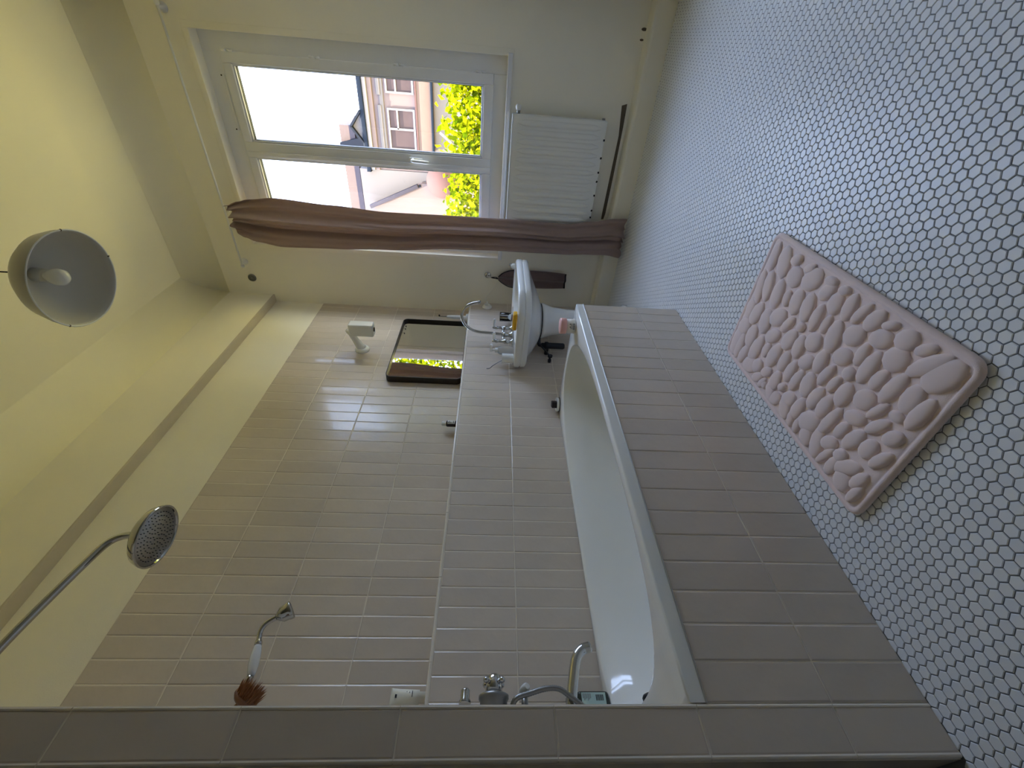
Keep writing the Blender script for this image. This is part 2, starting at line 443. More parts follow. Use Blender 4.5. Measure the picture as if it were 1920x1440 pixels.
# faint raised casing round the opening
e = .035
cs = MB().box(WX0-e, WX0, YF-.004, YF+.001, WZ0-e, WZ1+e, .0015).box(WX1, WX1+e, YF-.004, YF+.001, WZ0-e, WZ1+e, .0015).box(WX0, WX1, YF-.004, YF+.001, WZ1, WZ1+e, .0015)
structure('trim_1', cs, 'plaster')
# dark bare strip above the skirting and two scuffs
pts = [(1166, 198), (1176, 195), (1168, 240), (1152, 320), (1135, 400), (1131, 411), (1127, 411), (1130, 395), (1146, 320), (1160, 255), (1163, 225)]
poly = [(p.x, p.z) for p in (pix(a, b, 1, YF-.001) for a, b in pts)]
MB().prism(poly, 1, YF-.0025, YF+.001).build('bare_strip', 'bare_brown', wall_f)
for (a, b, s) in ((1208, 55, 1.0), (1203, 75, .7)):
    c = pix(a, b, 1, YF-.001); MB().sphere(c, .008*s, sc=(1, .12, 2.0)).build('scuff', 'dirt_dark', wall_f)
structure('wall_right', MB().box(XR, XR+.2, YB-.2, YF+.3, 0, ZC), 'plaster_back')
structure('wall_back', MB().box(XU-.25, XR+.2, YB-.2, YB, 0, ZC), 'plaster_back')
bp = [(YF, 0), (2.842, 0), (2.842, .098), (2.846, .110), (2.856, .116), (YF, .121)]
structure('baseboard_far', MB().prism([(a, b) for a, b in bp], 0, XL, XR), 'plaster')
structure('baseboard_right', MB().box(XR-.022, XR, YB, 2.842, 0, .11, .004), 'plaster')
# ceiling slab with coved edges
ce = MB().box(XU-.25, XR+.2, YB-.2, YF+.3, ZC, ZC+.2)
def cove(y_axis, c, sgn, r, a0, a1):
    q = [(c, ZC+.01), (c+sgn*r, ZC+.01)] + [(c-sgn*.004+sgn*r*(1-math.sin(math.pi/2*i/14)), ZC+.0004-r*(1-math.cos(math.pi/2*i/14))) for i in range(15)]
    n0 = len(ce.f)
    ce.prism(q, 1 if y_axis else 0, a0, a1)
    for i in range(n0+4, len(ce.sm)-1): ce.sm[i] = True
cove(True, -0.711, 1, .22, YB, YF)
cove(True, XR, -1, .22, YB, YF)
cove(False, YF, -1, .22, XU, XR)
structure('ceiling', ce, 'ceiling_paint')

# ---------------------------------------------------------------- window
win = thing('window_1', (0.32, 3.01, WZ0), kind='structure')
def ring(mb, x0, x1, z0, z1, w, y0, y1, wl=None, wr=None, wt=None, wb=None, bev=.004):
    wl = w if wl is None else wl; wr = w if wr is None else wr; wt = w if wt is None else wt; wb = w if wb is None else wb
    mb.box(x0, x0+wl, y0, y1, z0, z1, bev); mb.box(x1-wr, x1, y0, y1, z0, z1, bev)
    mb.box(x0+wl, x1-wr, y0, y1, z1-wt, z1, bev); mb.box(x0+wl, x1-wr, y0, y1, z0, z0+wb, bev)
    return mb
fr = ring(MB(), WX0-.002, WX1+.002, WZ0-.002, WZ1+.002, .1, 3.010, 3.070, wl=.095, wr=.102, wt=.105, wb=.083)
fr.build('frame', 'pvc', win)
def sash(x0, x1, gx0, gx1, name):
    z0, z1 = 0.986, 2.612; gz0, gz1 = 1.058, 2.548
    s = ring(MB(), x0, x1, z0, z1, .07, 2.996, 3.060, wl=gx0-x0-.012, wr=x1-gx1-.012, wt=z1-gz1-.012, wb=gz0-z0-.012, bev=.005).build(name, 'pvc', win)
    ring(MB(), gx0-.013, gx1+.013, gz0-.013, gz1+.013, .0125, 3.006, 3.050, bev=.004).build('glazing_bead', 'pvc', s)
    ring(MB(), gx0-.002, gx1+.002, gz0-.002, gz1+.002, .004, 3.018, 3.044, bev=0).build('gasket', 'gasket', s)
    MB().box(gx0-.001, gx1+.001, 3.030, 3.034, gz0-.001, gz1+.001).build('pane', 'pane', s)
    return s
sr = sash(0.300, 0.846, 0.379, 0.775, 'sash')
sl = sash(-0.210, 0.298, -0.138, 0.263, 'sash')
MB().box(.286, .314, 2.988, 2.998, .986, 2.612, .004).build('cover_strip', 'pvc', win)
for z in (2.567, 2.061, 1.563, 1.064):
    h = MB().tube([(.850, 2.996, z-.030), (.850, 2.996, z-.003)], .007, 10).build('hinge', 'white_plastic', win)
    MB().tube([(.850, 2.996, z+.003), (.850, 2.996, z+.030)], .007, 10).build('hinge_pin', 'white_plastic', h)
for sgn in (1,):
    hd = MB().box(.322, .348, 2.982, 2.998, 1.445, 1.535, .004).build('handle_plate', 'white_plastic', win)
    MB().tube(smooth_path([(.335, 2.984, 1.510), (.335, 2.955, 1.510), (.334, 2.942, 1.495), (.331, 2.942, 1.400)], 5), [.010]*5+[.011]*5+[.010]*5+[.008], 10).build('handle_lever', 'white_plastic', hd)
vs_ = MB().box(.430, .730, 3.002, 3.012, 2.622, 2.634, .003).build('vent_slot', 'white_plastic', win)
for x in (.436, .724): MB().sphere((x, 3.002, 2.640), .0045, sc=(1, .5, 1)).build('screw_hole', 'dark_gap', vs_)
structure('trim_2', MB().box(WX0-.01, WX1+.014, YF-.018, 3.012, WZ0-.028, WZ0-.001, .004), 'pvc')

# ================================================================== OUTDOORS
DY = 30.0
def q4(c): p = pix(640+c[0]/9, 130+c[1]/9, 1, DY); return p.x, p.z       # right sash view, 9x crop
def q5(c): p = pix(640+c[0]/10.667, 290+c[1]/10.667, 1, DY); return p.x, p.z
house = thing('terraced_house', (-4.0, DY+4, -3.6), 'pink rendered terraced house with white windows and blue gutter', 'building')
zg = 8.93; ze = 8.66
MB().box(-6.15, 5, DY, DY+8, 4.60, ze).build('wall_upper', 'render_pink', house)
MB().box(-6.15, 5, DY-.02, DY+8, -3.6, 4.62).build('wall_lower', 'render_white', house)
MB().box(-4.9, 5, DY-.25, DY+.1, 4.80, 5.66, .02).build('brick_band', 'far_brick', house)
MB().box(-4.9, 5, DY-.30, DY+.1, 5.62, 5.72).build('ledge', 'far_brick_red', house)
MB().box(-4.9, 5, DY-.35, DY-.1, 4.66, 4.80, .02).build('lower_gutter', 'gutter_blue', house)
MB().box(-6.25, 5, DY-.42, DY-.06, ze, zg, .03).build('gutter', 'gutter_blue', house)
MB().box(-6.15, 5, DY-.30, DY, ze-.22, ze, .02).build('eave_board', 'frame_white', house)
MB().box(-6.15, 5, DY-.16, DY, ze-.50, ze-.22, .03).build('cornice', 'render_pink', house)
MB().box(-6.0, 5, DY-.10, DY, 7.55, 7.80, .03).build('string_course', 'render_white', house)
MB().prism([(DY-.2, zg-.05), (DY+8, zg-.05), (DY+4, zg+.55)], 0, -6.1, 5).build('roof', 'slate', house)
def far_window(x0, x1, z0, z1, split):
    f = MB(); w = .10
    f.box(x0, x0+w, DY-.12, DY+.02, z0, z1).box(x1-w, x1, DY-.12, DY+.02, z0, z1).box(x0+w, x1-w, DY-.12, DY+.02, z1-w, z1).box(x0+w, x1-w, DY-.12, DY+.02, z0, z0+w*1.2)
    for kind, v in split:
        if kind == 'v': f.box(v-w*.55, v+w*.55, DY-.12, DY+.02, z0+w, z1-w)
        else: f.box(x0+w, v[1], DY-.12, DY+.02, v[0]-w*.5, v[0]+w*.5) if v[2] == 0 else f.box(v[1], x1-w, DY-.12, DY+.02, v[0]-w*.5, v[0]+w*.5)
    fo = f.build('window_frame', 'frame_white', house)
    MB().box(x0+w*.8, x1-w*.8, DY-.04, DY+.01, z0+w, z1-w).build('pane', 'far_pane', fo)
    MB().box(x0-.12, x1+.12, DY-.16, DY+.01, z1+.30, z1+.52, .03).build('lintel', 'render_white', fo)
far_window(-4.95, -2.75, 5.78, 7.40, [('v', -3.82), ('h', (6.82, -3.82, 1))])
far_window(-2.02, 0.40, 5.78, 7.40, [('v', -.9), ('h', (6.82, -.9, 0))])
dm = MB().prism([(-4.50, zg), (-3.10, zg), (-3.80, zg+.52)], 1, DY-.25, DY+3).build('dormer', 'render_white', house)
for a, b in (((-4.62, zg-.02), (-3.80, zg+.60)), ((-3.80, zg+.60), (-2.98, zg-.02))):
    v = Vector((b[0]-a[0], 0, b[1]-a[1])); r = Matrix.Rotation(-math.atan2(v.z, v.x), 3, 'Y')
    MB().obox(Vector(((a[0]+b[0])/2, DY+1.2, (a[1]+b[1])/2+.02)), r, (v.length, 3.4, .12)).build('dormer_roof', 'slate', dm)
side = thing('neighbour_house', (-9.0, DY+4, -3.6), 'white rendered neighbour house with brick parapet and grey barge board', 'building')
x1 = -6.16
MB().box(-14, x1, DY-.06, DY+8, -3.6, 9.45).build('wall', 'render_white', side)
pa, pb = q5((640, 965)), q5((1570, 560))
va = Vector((pb[0]-pa[0], 0, pb[1]-pa[1])); rm = Matrix.Rotation(-math.atan2(va.z, va.x), 3, 'Y')
bb = MB().obox(Vector(((pa[0]+pb[0])/2, DY-.75, (pa[1]+pb[1])/2)), rm, (va.length, .3, .22), .03).build('barge_board', 'pipe_grey', side)
MB().obox(Vector(((pa[0]+pb[0])/2, DY-.4, (pa[1]+pb[1])/2-.16)), rm, (va.length, .7, .12)).build('verge', 'slate', bb)
gab = [(-14, -3.6), (pb[0]+.1, -3.6), (pb[0]+.1, pb[1]-.2), (pa[0], pa[1]-.2), (-14, pa[1]-3)]
MB().prism(gab, 1, DY-.62, DY+.2).build('gable_wall', 'render_pink', side)
ac = q5((1650, 480))
MB().lathe([(.0, 0), (1.0, 0), (1.0, .3), (0, .3)], (ac[0]+.15, DY-.8, 4.15), (0, -1, 0), 28).build('brick_arch', 'far_brick_red', house)
back = thing('brick_building', (-12.0, DY+12, -3.6), 'taller brick topped building behind the houses opposite', 'building')
MB().box(-20, -5.3, DY+9, DY+15, -3.6, 12.0).build('wall', 'render_white', back)
MB().box(-20, -5.25, DY+8.9, DY+15, 12.33, 13.15).build('parapet', 'far_brick', back)
MB().box(-20, -5.2, DY+8.7, DY+15, 11.95, 12.35).build('coping', 'pipe_grey', back)
def behind(x, z): return (1.0325+(x-1.0325)*1.297, .9595+(z-.9595)*1.297)
MB().prism([behind(-4.25, 8.6), behind(-5.2, 8.6), behind(-5.2, 10.36), behind(-4.70, 10.33)], 1, DY+8.4, DY+8.69).build('side_roof', 'slate', back)
structure('bounce_ground_far', MB().box(-40, 40, 8.6, 70, -3.9, -3.6), 'bounce_far')  # unseen ground, added to bounce warm light in through the window
structure('bounce_ground_near', MB().box(-12, 12, 3.1, 8.6, -3.9, -3.6), 'bounce_near')  # unseen near ground, added to throw sunlight up at the ceiling

# leafy tree outside the window
tree = thing('leafy_tree', (-1.6, 9.0, -3.6), 'sunlit yellow-green leafy tree outside the window', 'tree')
MB().tube(smooth_path([(-1.6, 9.3, -3.6), (-1.5, 9.2, -2), (-1.7, 9.2, -.4), (-1.5, 9.2, 1.2)], 6), [.2-.005*i for i in range(19)], 10).build('trunk', 'bark', tree)
brs = [((-1.6, 9.2, -1), (-.6, 9.0, .3), (.6, 8.8, 1.6)), ((-1.7, 9.2, -.6), (-2.6, 9, .6), (-3.2, 8.7, 1.9)), ((-1.6, 9.2, 0), (-1.1, 8.8, 1.0), (-.4, 8.6, 1.95)), ((-1.6, 9.2, .4), (-2.0, 8.8, 1.3), (-2.1, 8.6, 2.1)), ((-1.6, 9.2, -1.2), (0, 9, -.4), (1.6, 8.8, .6)), ((-1.7, 9.2, -1.2), (-3.4, 9, -.2), (-4.6, 8.8, .9))]
for b in brs: MB().tube(smooth_path(b, 8), [.06-.0026*i for i in range(17)], 7).build('branch', 'bark', tree)
lf = MB()
clumps = [(-3.9, 8.9, .9, 1.1), (-2.9, 8.7, 1.25, .85), (-2.2, 8.6, 1.35, .75), (-1.5, 8.5, 1.25, .80), (-.8, 8.6, 1.35, .78), (-.1, 8.7, 1.35, .80), (.7, 8.8, 1.3, .9), (1.7, 9, .8, 1.0), (-3.2, 9.1, -.3, 1.2), (-1.8, 9.1, -.1, 1.2), (-.4, 9.1, 0, 1.2), (1.0, 9.1, -.3, 1.2), (-4.6, 9.3, -.4, 1.2), (-2.6, 9.3, -1.4, 1.2), (-.8, 9.3, -1.4, 1.2), (2.5, 9.2, -.3, 1.1), (-1.9, 8.5, .75, .8), (-.5, 8.5, .7, .8), (.4, 8.6, .6, .8), (-2.9, 8.7, .6, .8)]
def leaves(lf, cx, cyy, cz, r, dens):
    for _ in range(int(dens*r*r)):
        d = Vector(rng.normal(size=3)); d.normalize(); d *= r*(0.35+0.65*random.random())
        c = Vector((cx+d.x, cyy+d.y*.7, cz+d.z*.85))
        L = random.uniform(.08, .17); a = Vector(rng.normal(size=3)).normalized(); a = (a+Vector((0, -.2, -.5))).normalized()
        n = Vector(rng.normal(size=3)); n = (n+Vector((0, -.6, .9))); sd = a.cross(n)
        if sd.length < .1: continue
        sd.normalize(); up2 = sd.cross(a)
        wv = sd*(L*.33)
        lf.add([c, c+a*(L*.45)+wv+up2*.01, c+a*L, c+a*(L*.45)-wv+up2*.01], [(0, 1, 2, 3)])
for c_ in clumps: leaves(lf, *c_, 1150)
lf.build('foliage', 'leaf', tree, fixn=False, kind='stuff')
tree2 = thing('garden_tree', (6.6, 9.5, -3.6), 'tall leafy garden tree whose leaves show in the mirror', 'tree')
MB().tube(smooth_path([(6.6, 9.6, -3.6), (6.7, 9.5, -1), (6.5, 9.5, 1.2), (6.7, 9.4, 2.6)], 6), [.22-.006*i for i in range(19)], 10).build('trunk', 'bark', tree2)
lf2 = MB()
for c_ in ((5.1, 9.6, 3.6, 1.3), (5.0, 9.5, 2.3, 1.25), (5.0, 9.5, 1.0, 1.2), (5.1, 9.5, -.3, 1.2), (6.7, 9.6, 3.0, 1.4), (6.7, 9.5, 1.0, 1.4), (8.2, 9.6, 1.6, 1.3)): leaves(lf2, *c_, 1150)
lf2.build('foliage', 'leaf', tree2, fixn=False, kind='stuff')

# ================================================================== BATH
ZRIM = 0.520
tub = thing('bathtub', (-0.34, 0.84, 0.0), 'built-in white enamel bathtub with grey tiled front panel', 'bathtub')
TY1 = 1.685
oc = Vector((-0.352, 0.862)); hw, hl = 0.312, 0.780
NR = 96
def opening(t, sx=1.0, sy=1.0, dy=0.0, nf=2.6, nn=4.0):
    c, s = math.cos(t), math.sin(t)
    n = nf if s > 0 else nn
    w = 0.5*(1+s) if abs(s) < 1 else (1 if s > 0 else 0)
    n = nn + (nf-nn)*max(0, min(1, (s+0.25)/0.5))
    r = (abs(c)**n + abs(s)**n)**(-1.0/n)
    return oc.x + hw*sx*r*c, oc.y + hl*sy*r*s + dy
def outer(t, ins=0.0):
    c, s = math.cos(t), math.sin(t)
    # point of the rim rectangle reached along this parameter
    x0, x1, y0, y1 = XL+.0025+ins, 0.0-ins, 0.001+ins, TY1-ins
    kx = ((x1-oc.x) if c > 0 else (oc.x-x0))/max(1e-9, abs(c)*hw); ky = ((y1-oc.y) if s > 0 else (oc.y-y0))/max(1e-9, abs(s)*hl)
    k = min(kx, ky)
    return oc.x+hw*c*k, oc.y+hl*s*k
ang = [2*math.pi*i/NR for i in range(NR)]
for cx_, cy_ in ((1, 1), (1, -1), (-1, 1), (-1, -1)):
    # make sure the four corners of the rim are hit exactly
    X = (0.0 if cx_ > 0 else XL+.0025); Y = (TY1 if cy_ > 0 else 0.001)
    a = math.atan2((Y-oc.y)/hl, (X-oc.x)/hw) % (2*math.pi)
    k = min(range(NR), key=lambda i: abs(ang[i]-a)); ang[k] = a
ringsV = []
ringsV.append([(*outer(t), 0.482) for t in ang])
ringsV.append([(*outer(t), ZRIM-.006) for t in ang])
ringsV.append([(*outer(t, .0018), ZRIM-.0015) for t in ang])
ringsV.append([(*outer(t, .006), ZRIM) for t in ang])
ringsV.append([(*opening(t, 1.035, 1.012), ZRIM) for t in ang])
ringsV.append([(*opening(t, 1.012, 1.004), ZRIM-.002) for t in ang])
ringsV.append([(*opening(t), ZRIM-.010) for t in ang])
for z, sx, sy, dy in ((.47, .965, .975, -.004), (.40, .93, .945, -.012), (.30, .885, .90, -.026), (.21, .83, .85, -.042), (.155, .76, .79, -.055), (.125, .66, .70, -.065), (.115, .5, .55, -.07), (.112, .25, .3, -.07)):
    ringsV.append([(*opening(t, sx, sy, dy, 2.4, 3.2), z) for t in ang])
sh = MB(); vs = [v for r in ringsV for v in r]; fs = []
for i in range(len(ringsV)-1):
    for k in range(NR):
        k2 = (k+1) % NR; fs.append((i*NR+k, i*NR+k2, (i+1)*NR+k2, (i+1)*NR+k))
fs.append(tuple((len(ringsV)-1)*NR+k for k in range(NR)))
sh.add(vs, fs, True)
shell = sh.build('tub_shell', 'enamel', tub)
md = shell.modifiers.new('edge', 'EDGE_SPLIT'); md.split_angle = math.radians(50)
drain = MB().lathe([(.0, .0), (.033, 0), (.036, .003), (.0, .004)], (-.36, .30, .113)).build('drain', 'chrome', shell)
MB().lathe([(.0, .0), (.022, 0), (.022, .018), (.017, .024), (.0, .024)], (-.335, .088, .476), (0, 1, .2), 24).build('overflow', 'black_plastic', shell)
apron = MB().box(-.035, -0.0016, 0.0, TY1-.004, 0, .482).build('apron', 'grout', tub)
tile_run(apron, 0.0, [PY*k for k in range(22)]+[TY1-.0015], [0.0, 0.212, 0.4825])
MB().box(XL+.003, -.036, TY1-.012, TY1-.0045, 0, .482).build('end_panel', 'wall_tile', tub)
MB().tube([(0.0015, 0.0, .4825), (0.0015, TY1, .4825)], .0022, 6).build('sealant_line', 'white_plastic', tub)

# ================================================================== BATH MAT
MX, MY, ML, MW = .367, .748, .788, .474
bm_ = thing('bath_mat', (MX, MY, 0), 'taupe foam bath mat embossed with rounded pebbles', 'bath mat')
def rrect(hx, hy, r, n=6):
    P = []
    for (sx, sy, a0) in ((1, 1, 0), (-1, 1, 90), (-1, -1, 180), (1, -1, 270)):
        for i in range(n+1):
            a = math.radians(a0+90*i/n); P.append((sx*(hx-r)+r*math.cos(a), sy*(hy-r)+r*math.sin(a)))
    return P
mrot = Matrix.Rotation(math.radians(1.4), 2)
def mring(ins, z, r=.035):
    return [(MX+(mrot @ Vector(p)).x, MY+(mrot @ Vector(p)).y, z) for p in rrect(MW/2-ins, ML/2-ins, max(.008, r-ins))]
prof = [(.004, .001), (0, .005), (-.001, .010), (.003, .0155), (.009, .0175), (.0145, .0160), (.0165, .0135), (.019, .0148), (.03, .0160)]
rs = [mring(i, z) for i, z in prof]; n = len(rs[0]); b = MB()
fs = [(i*n+k, i*n+(k+1) % n, (i+1)*n+(k+1) % n, (i+1)*n+k) for i in range(len(rs)-1) for k in range(n)]
fs.append(tuple((len(rs)-1)*n+k for k in range(n)))
b.add([v for r in rs for v in r], fs, True); b.build('mat_base', 'mat_foam', bm_)
PEB = [(312,88,258,222,38),(350,105,315,255,58),(372,162,428,150,50),(395,205,365,305,68),(432,212,490,198,45),(412,290,518,245,88),(530,262,590,285,48),(495,352,582,300,60),(602,300,660,312,48),(235,220,190,380,36),(275,225,235,370,42),(325,270,270,405,50),(360,320,330,395,36),(415,315,365,435,58),(470,335,415,470,58),(520,390,450,515,50),(610,335,545,430,68),(680,340,610,465,60),(755,390,650,475,50),(820,430,710,500,75),(885,490,800,490,45),(172,340,135,435,40),(230,385,165,475,50),(260,410,220,525,52),(300,408,300,492,78),(380,455,315,515,40),(410,475,410,520,40),(560,445,505,525,42),(600,465,535,620,70),(665,488,665,587,105),(738,550,855,560,90),(870,550,992,540,100),(958,612,1072,600,60),(125,445,135,520,60),(195,490,150,590,48),(275,508,275,572,68),(390,520,320,595,62),(100,505,50,630,46),(135,540,85,655,36),(155,600,105,670,38),(230,545,160,655,50),(265,580,225,635,38),(315,585,245,680,56),(425,540,375,645,52),(470,525,470,615,78),(355,620,305,705,48),(435,630,435,702,72),(535,610,475,715,58),(563,640,657,640,82),(740,575,670,680,55),(795,620,680,760,72),(802,657,934,650,115),(920,712,1148,640,85),(1015,800,1230,705,140),(150,680,140,755,62),(200,650,200,715,50),(245,688,245,738,50),(310,715,260,800,50),(390,665,330,755,48),(425,710,355,795,48),(575,685,490,770,50),(640,688,640,757,60),(190,735,190,782,48),(235,755,235,795,25),(320,765,320,807,38),(470,720,415,830,65),(605,740,535,805,48),(830,715,740,790,68),(925,730,785,855,78),(995,785,890,905,100),(220,795,180,825,30),(235,800,255,895,38),(285,808,285,872,55),(350,808,350,882,65),(520,795,440,880,62),(655,775,575,870,75),(715,798,715,897,105),(560,835,485,925,65),(430,845,360,935,56),(310,875,300,985,50),(445,903,445,1003,98),(605,895,490,1010,58),(618,920,722,950,70),(835,875,725,930,50),(838,908,908,955,50),(345,945,325,1020,34),(385,975,350,1040,34),(645,965,570,1020,60),(840,960,718,995,62),(718,1008,608,1070,75),(908,1030,800,1042,75),(1075,870,930,1002,85),(400,1030,395,1120,55),(480,1025,440,1160,62),(503,1050,587,1060,65),(780,1060,690,1110,85),(600,1083,600,1147,65),(550,1120,460,1175,42),(560,1165,700,1180,72),(555,1178,490,1245,58),(575,1215,590,1320,75),(645,1262,735,1215,66),(735,1165,850,1115,62),(625,1335,705,1275,52)]
m_ = 10; k_ = 5; vs = []; fs = []
for i in range(k_):
    a = math.pi/2*i/k_; rr = math.cos(a)**.62; zz = math.sin(a)**.8
    for k in range(m_): vs.append((rr*math.cos(2*math.pi*k/m_), rr*math.sin(2*math.pi*k/m_), zz))
vs.append((0, 0, 1))
for i in range(k_-1):
    for k in range(m_): fs.append((i*m_+k, i*m_+(k+1) % m_, (i+1)*m_+(k+1) % m_, (i+1)*m_+k))
for k in range(m_): fs.append(((k_-1)*m_+k, (k_-1)*m_+(k+1) % m_, k_*m_))
pebme = bpy.data.meshes.new('pebble'); pebme.from_pydata(vs, [], fs); pebme.polygons.foreach_set('use_smooth', [True]*len(fs)); pebme.materials.append(MATS['mat_foam']); pebme.update()
def mp(x, y): return pix(1340+x/2.571, 420+y/2.571, 2, .022)
for (x1, y1, x2, y2, w) in PEB:
    A, B = mp(x1, y1), mp(x2, y2); c = (A+B)/2; d = B-A; L = d.length/2
    nx, ny = -(y2-y1), (x2-x1); nl = math.hypot(nx, ny); mx_, my_ = (x1+x2)/2, (y1+y2)/2
    w1, w2 = mp(mx_+nx/nl*w/2, my_+ny/nl*w/2), mp(mx_-nx/nl*w/2, my_-ny/nl*w/2)
    wv = w2-w1; du = d.normalized(); Wd = (wv-du*wv.dot(du)).length/2
    loc = mrot.transposed() @ Vector((c.x-MX, c.y-MY))
    lim = (MW/2-.022, ML/2-.022)
    # keep each pebble inside the seam
    al = abs((mrot.transposed() @ Vector((du.x, du.y))).x); ex = math.hypot(al*L, (1-al*al)**.5*Wd); ey = math.hypot((1-al*al)**.5*L, al*Wd)
    loc.x = max(-lim[0]+ex, min(lim[0]-ex, loc.x)); loc.y = max(-lim[1]+ey, min(lim[1]-ey, loc.y))
    wl = mrot @ loc
    link_copy('pebble', pebme, bm_, (MX+wl.x, MY+wl.y, .0142), rot=(0, 0, math.atan2(d.y, d.x)), scale=(L*1.10, Wd*1.14, .0118))

# ================================================================== WASHBASIN
ZS = 0.782
SX0, SX1, SY0, SY1 = XL+.002, -0.150, 1.972, 2.702
sink = thing('pedestal_basin', (-.46, 2.335, 0), 'white porcelain pedestal washbasin against the tiled wall', 'washbasin')
scx, scy, shx, shy = (SX0+SX1)/2, (SY0+SY1)/2, (SX1-SX0)/2, (SY1-SY0)/2
NS = 64
def srect(hx, hy, cham, z, cx=scx, cyc=scy, n=6.0):
    P = []
    for i in range(NS):
        t = 2*math.pi*i/NS; c, s = math.cos(t), math.sin(t)
        r = (abs(c)**n+abs(s)**n)**(-1/n); x, y = hx*r*c, hy*r*s
        # cut front corners
        if x > 0:
            k = abs(x)/hx+abs(y)/hy
            if k > 2-cham: f = (2-cham)/k; x, y = x*f, y*f
        P.append((cx+x, cyc+y, z))
    return P
def bowl(hx, hy, z, cx):
    return [(cx+hx*math.copysign(abs(math.cos(t))**.75, math.cos(t)), scy+hy*math.copysign(abs(math.sin(t))**.75, math.sin(t)), z) for t in [2*math.pi*i/NS for i in range(NS)]]
ped_c = -.485
R_ = [srect(.105, .12, 0, .60, ped_c, scy, 2.2), srect(.15, .19, 0, .625, ped_c+.01, scy, 2.4), srect(.205, .27, .1, .665, -.45, scy, 3), srect(shx-.035, shy-.045, .3, .698, scx, scy, 5), srect(shx-.012, shy-.012, .32, .702), srect(shx-.002, shy-.002, .32, .712), srect(shx-.001, shy-.001, .32, .738), srect(shx-.006, shy-.006, .32, .741), srect(shx, shy, .32, .748), srect(shx, shy, .32, .774), srect(shx-.004, shy-.004, .32, .781), srect(shx-.014, shy-.014, .32, .785), srect(shx-.028, shy-.028, .32, .783)]
bx_ = -.385
R_ += [bowl(.195, .295, .776, bx_), bowl(.188, .285, .760, bx_), bowl(.165, .25, .70, bx_), bowl(.12, .18, .655, bx_), bowl(.05, .08, .64, bx_), bowl(.02, .02, .638, bx_)]
b = MB(); fs = [(i*NS+k, i*NS+(k+1) % NS, (i+1)*NS+(k+1) % NS, (i+1)*NS+k) for i in range(len(R_)-1) for k in range(NS)]
fs.append(tuple((len(R_)-1)*NS+k for k in range(NS))); fs.append(tuple(range(NS))[::-1])
b.add([v for r in R_ for v in r], fs, True); basin = b.build('basin', 'porcelain', sink)
basin.modifiers.new('edge', 'EDGE_SPLIT').split_angle = math.radians(55)
MB().lathe([(0, 0), (.022, 0), (.022, .004), (0, .005)], (bx_, scy, .639)).build('waste', 'chrome', basin)
P_ = [(.125, .13, 0.0), (.125, .13, .03), (.11, .115, .05), (.085, .09, .10), (.078, .082, .25), (.078, .084, .42), (.088, .10, .52), (.105, .12, .575), (.11, .125, .592), (.10, .115, .596)]
b = MB(); rr = [srect(a, c, 0, z, ped_c, scy, 2.6) for a, c, z in P_]
b.add([v for r in rr for v in r], [(i*NS+k, i*NS+(k+1) % NS, (i+1)*NS+(k+1) % NS, (i+1)*NS+k) for i in range(len(rr)-1) for k in range(NS)]+[tuple((len(rr)-1)*NS+k for k in range(NS)), tuple(range(NS))[::-1]], True)
b.build('pedestal', 'porcelain', sink)
MB().tube([(p[0], p[1], .598) for p in srect(.104, .119, 0, 0, ped_c, scy, 2.4)], .003, 6, closed=True).build('joint_line', 'dark_gap', sink)

# tap
tap = thing('basin_tap', (-.612, 2.335, ZS), 'chrome swan-neck basin mixer with white porcelain levers', 'tap')
ty = 2.335
neck = [(-.612, ty, .800), (-.610, ty, .86), (-.604, ty, .95), (-.598, ty, 1.03), (-.573, ty, 1.088), (-.520, ty, 1.130), (-.460, ty, 1.138), (-.408, ty, 1.113), (-.381, ty, 1.072), (-.368, ty, 1.026)]
MB().tube(smooth_path(neck, 6), .0100, 14).build('spout', 'chrome', tap)
MB().lathe([(.0115, 0), (.0125, .004), (.0125, .012), (.0105, .016)], (-.368, ty, 1.013), (.22, 0, 1), 16).build('spout_tip', 'chrome', tap)
MB().lathe([(.028, 0), (.028, .006), (.017, .014), (.015, .035), (.020, .045), (.020, .062), (.014, .07)], (-.612, ty, .783), n=20).build('spout_base', 'chrome', tap)
for yv in (ty-.088, ty+.088):
    v_ = MB().lathe([(.024, 0), (.024, .006), (.013, .012), (.012, .030), (.017, .036), (.017, .058), (.012, .064), (.009, .10), (.013, .108), (.013, .120), (.006, .126)], (-.612, yv, .783), n=18)
    v_.sphere((-.612, yv, .915), .011)
    vo = v_.build('valve', 'chrome', tap)
    MB().tube(smooth_path([(-.606, yv, .913), (-.57, yv, .915), (-.55, yv, .915)], 4), [.0055]*9, 10).build('lever_stem', 'chrome', vo)
    MB().tube([(-.598, yv, .914), (-.590, yv, .914), (-.565, yv, .914), (-.545, yv, .914), (-.540, yv, .914)], [.007, .0095, .0100, .0090, .005], 12).build('lever', 'porcelain', vo)
    MB().tube([(-.612, yv, .850), (-.612, ty, .850)], .0095, 12).build('bridge', 'chrome', vo)

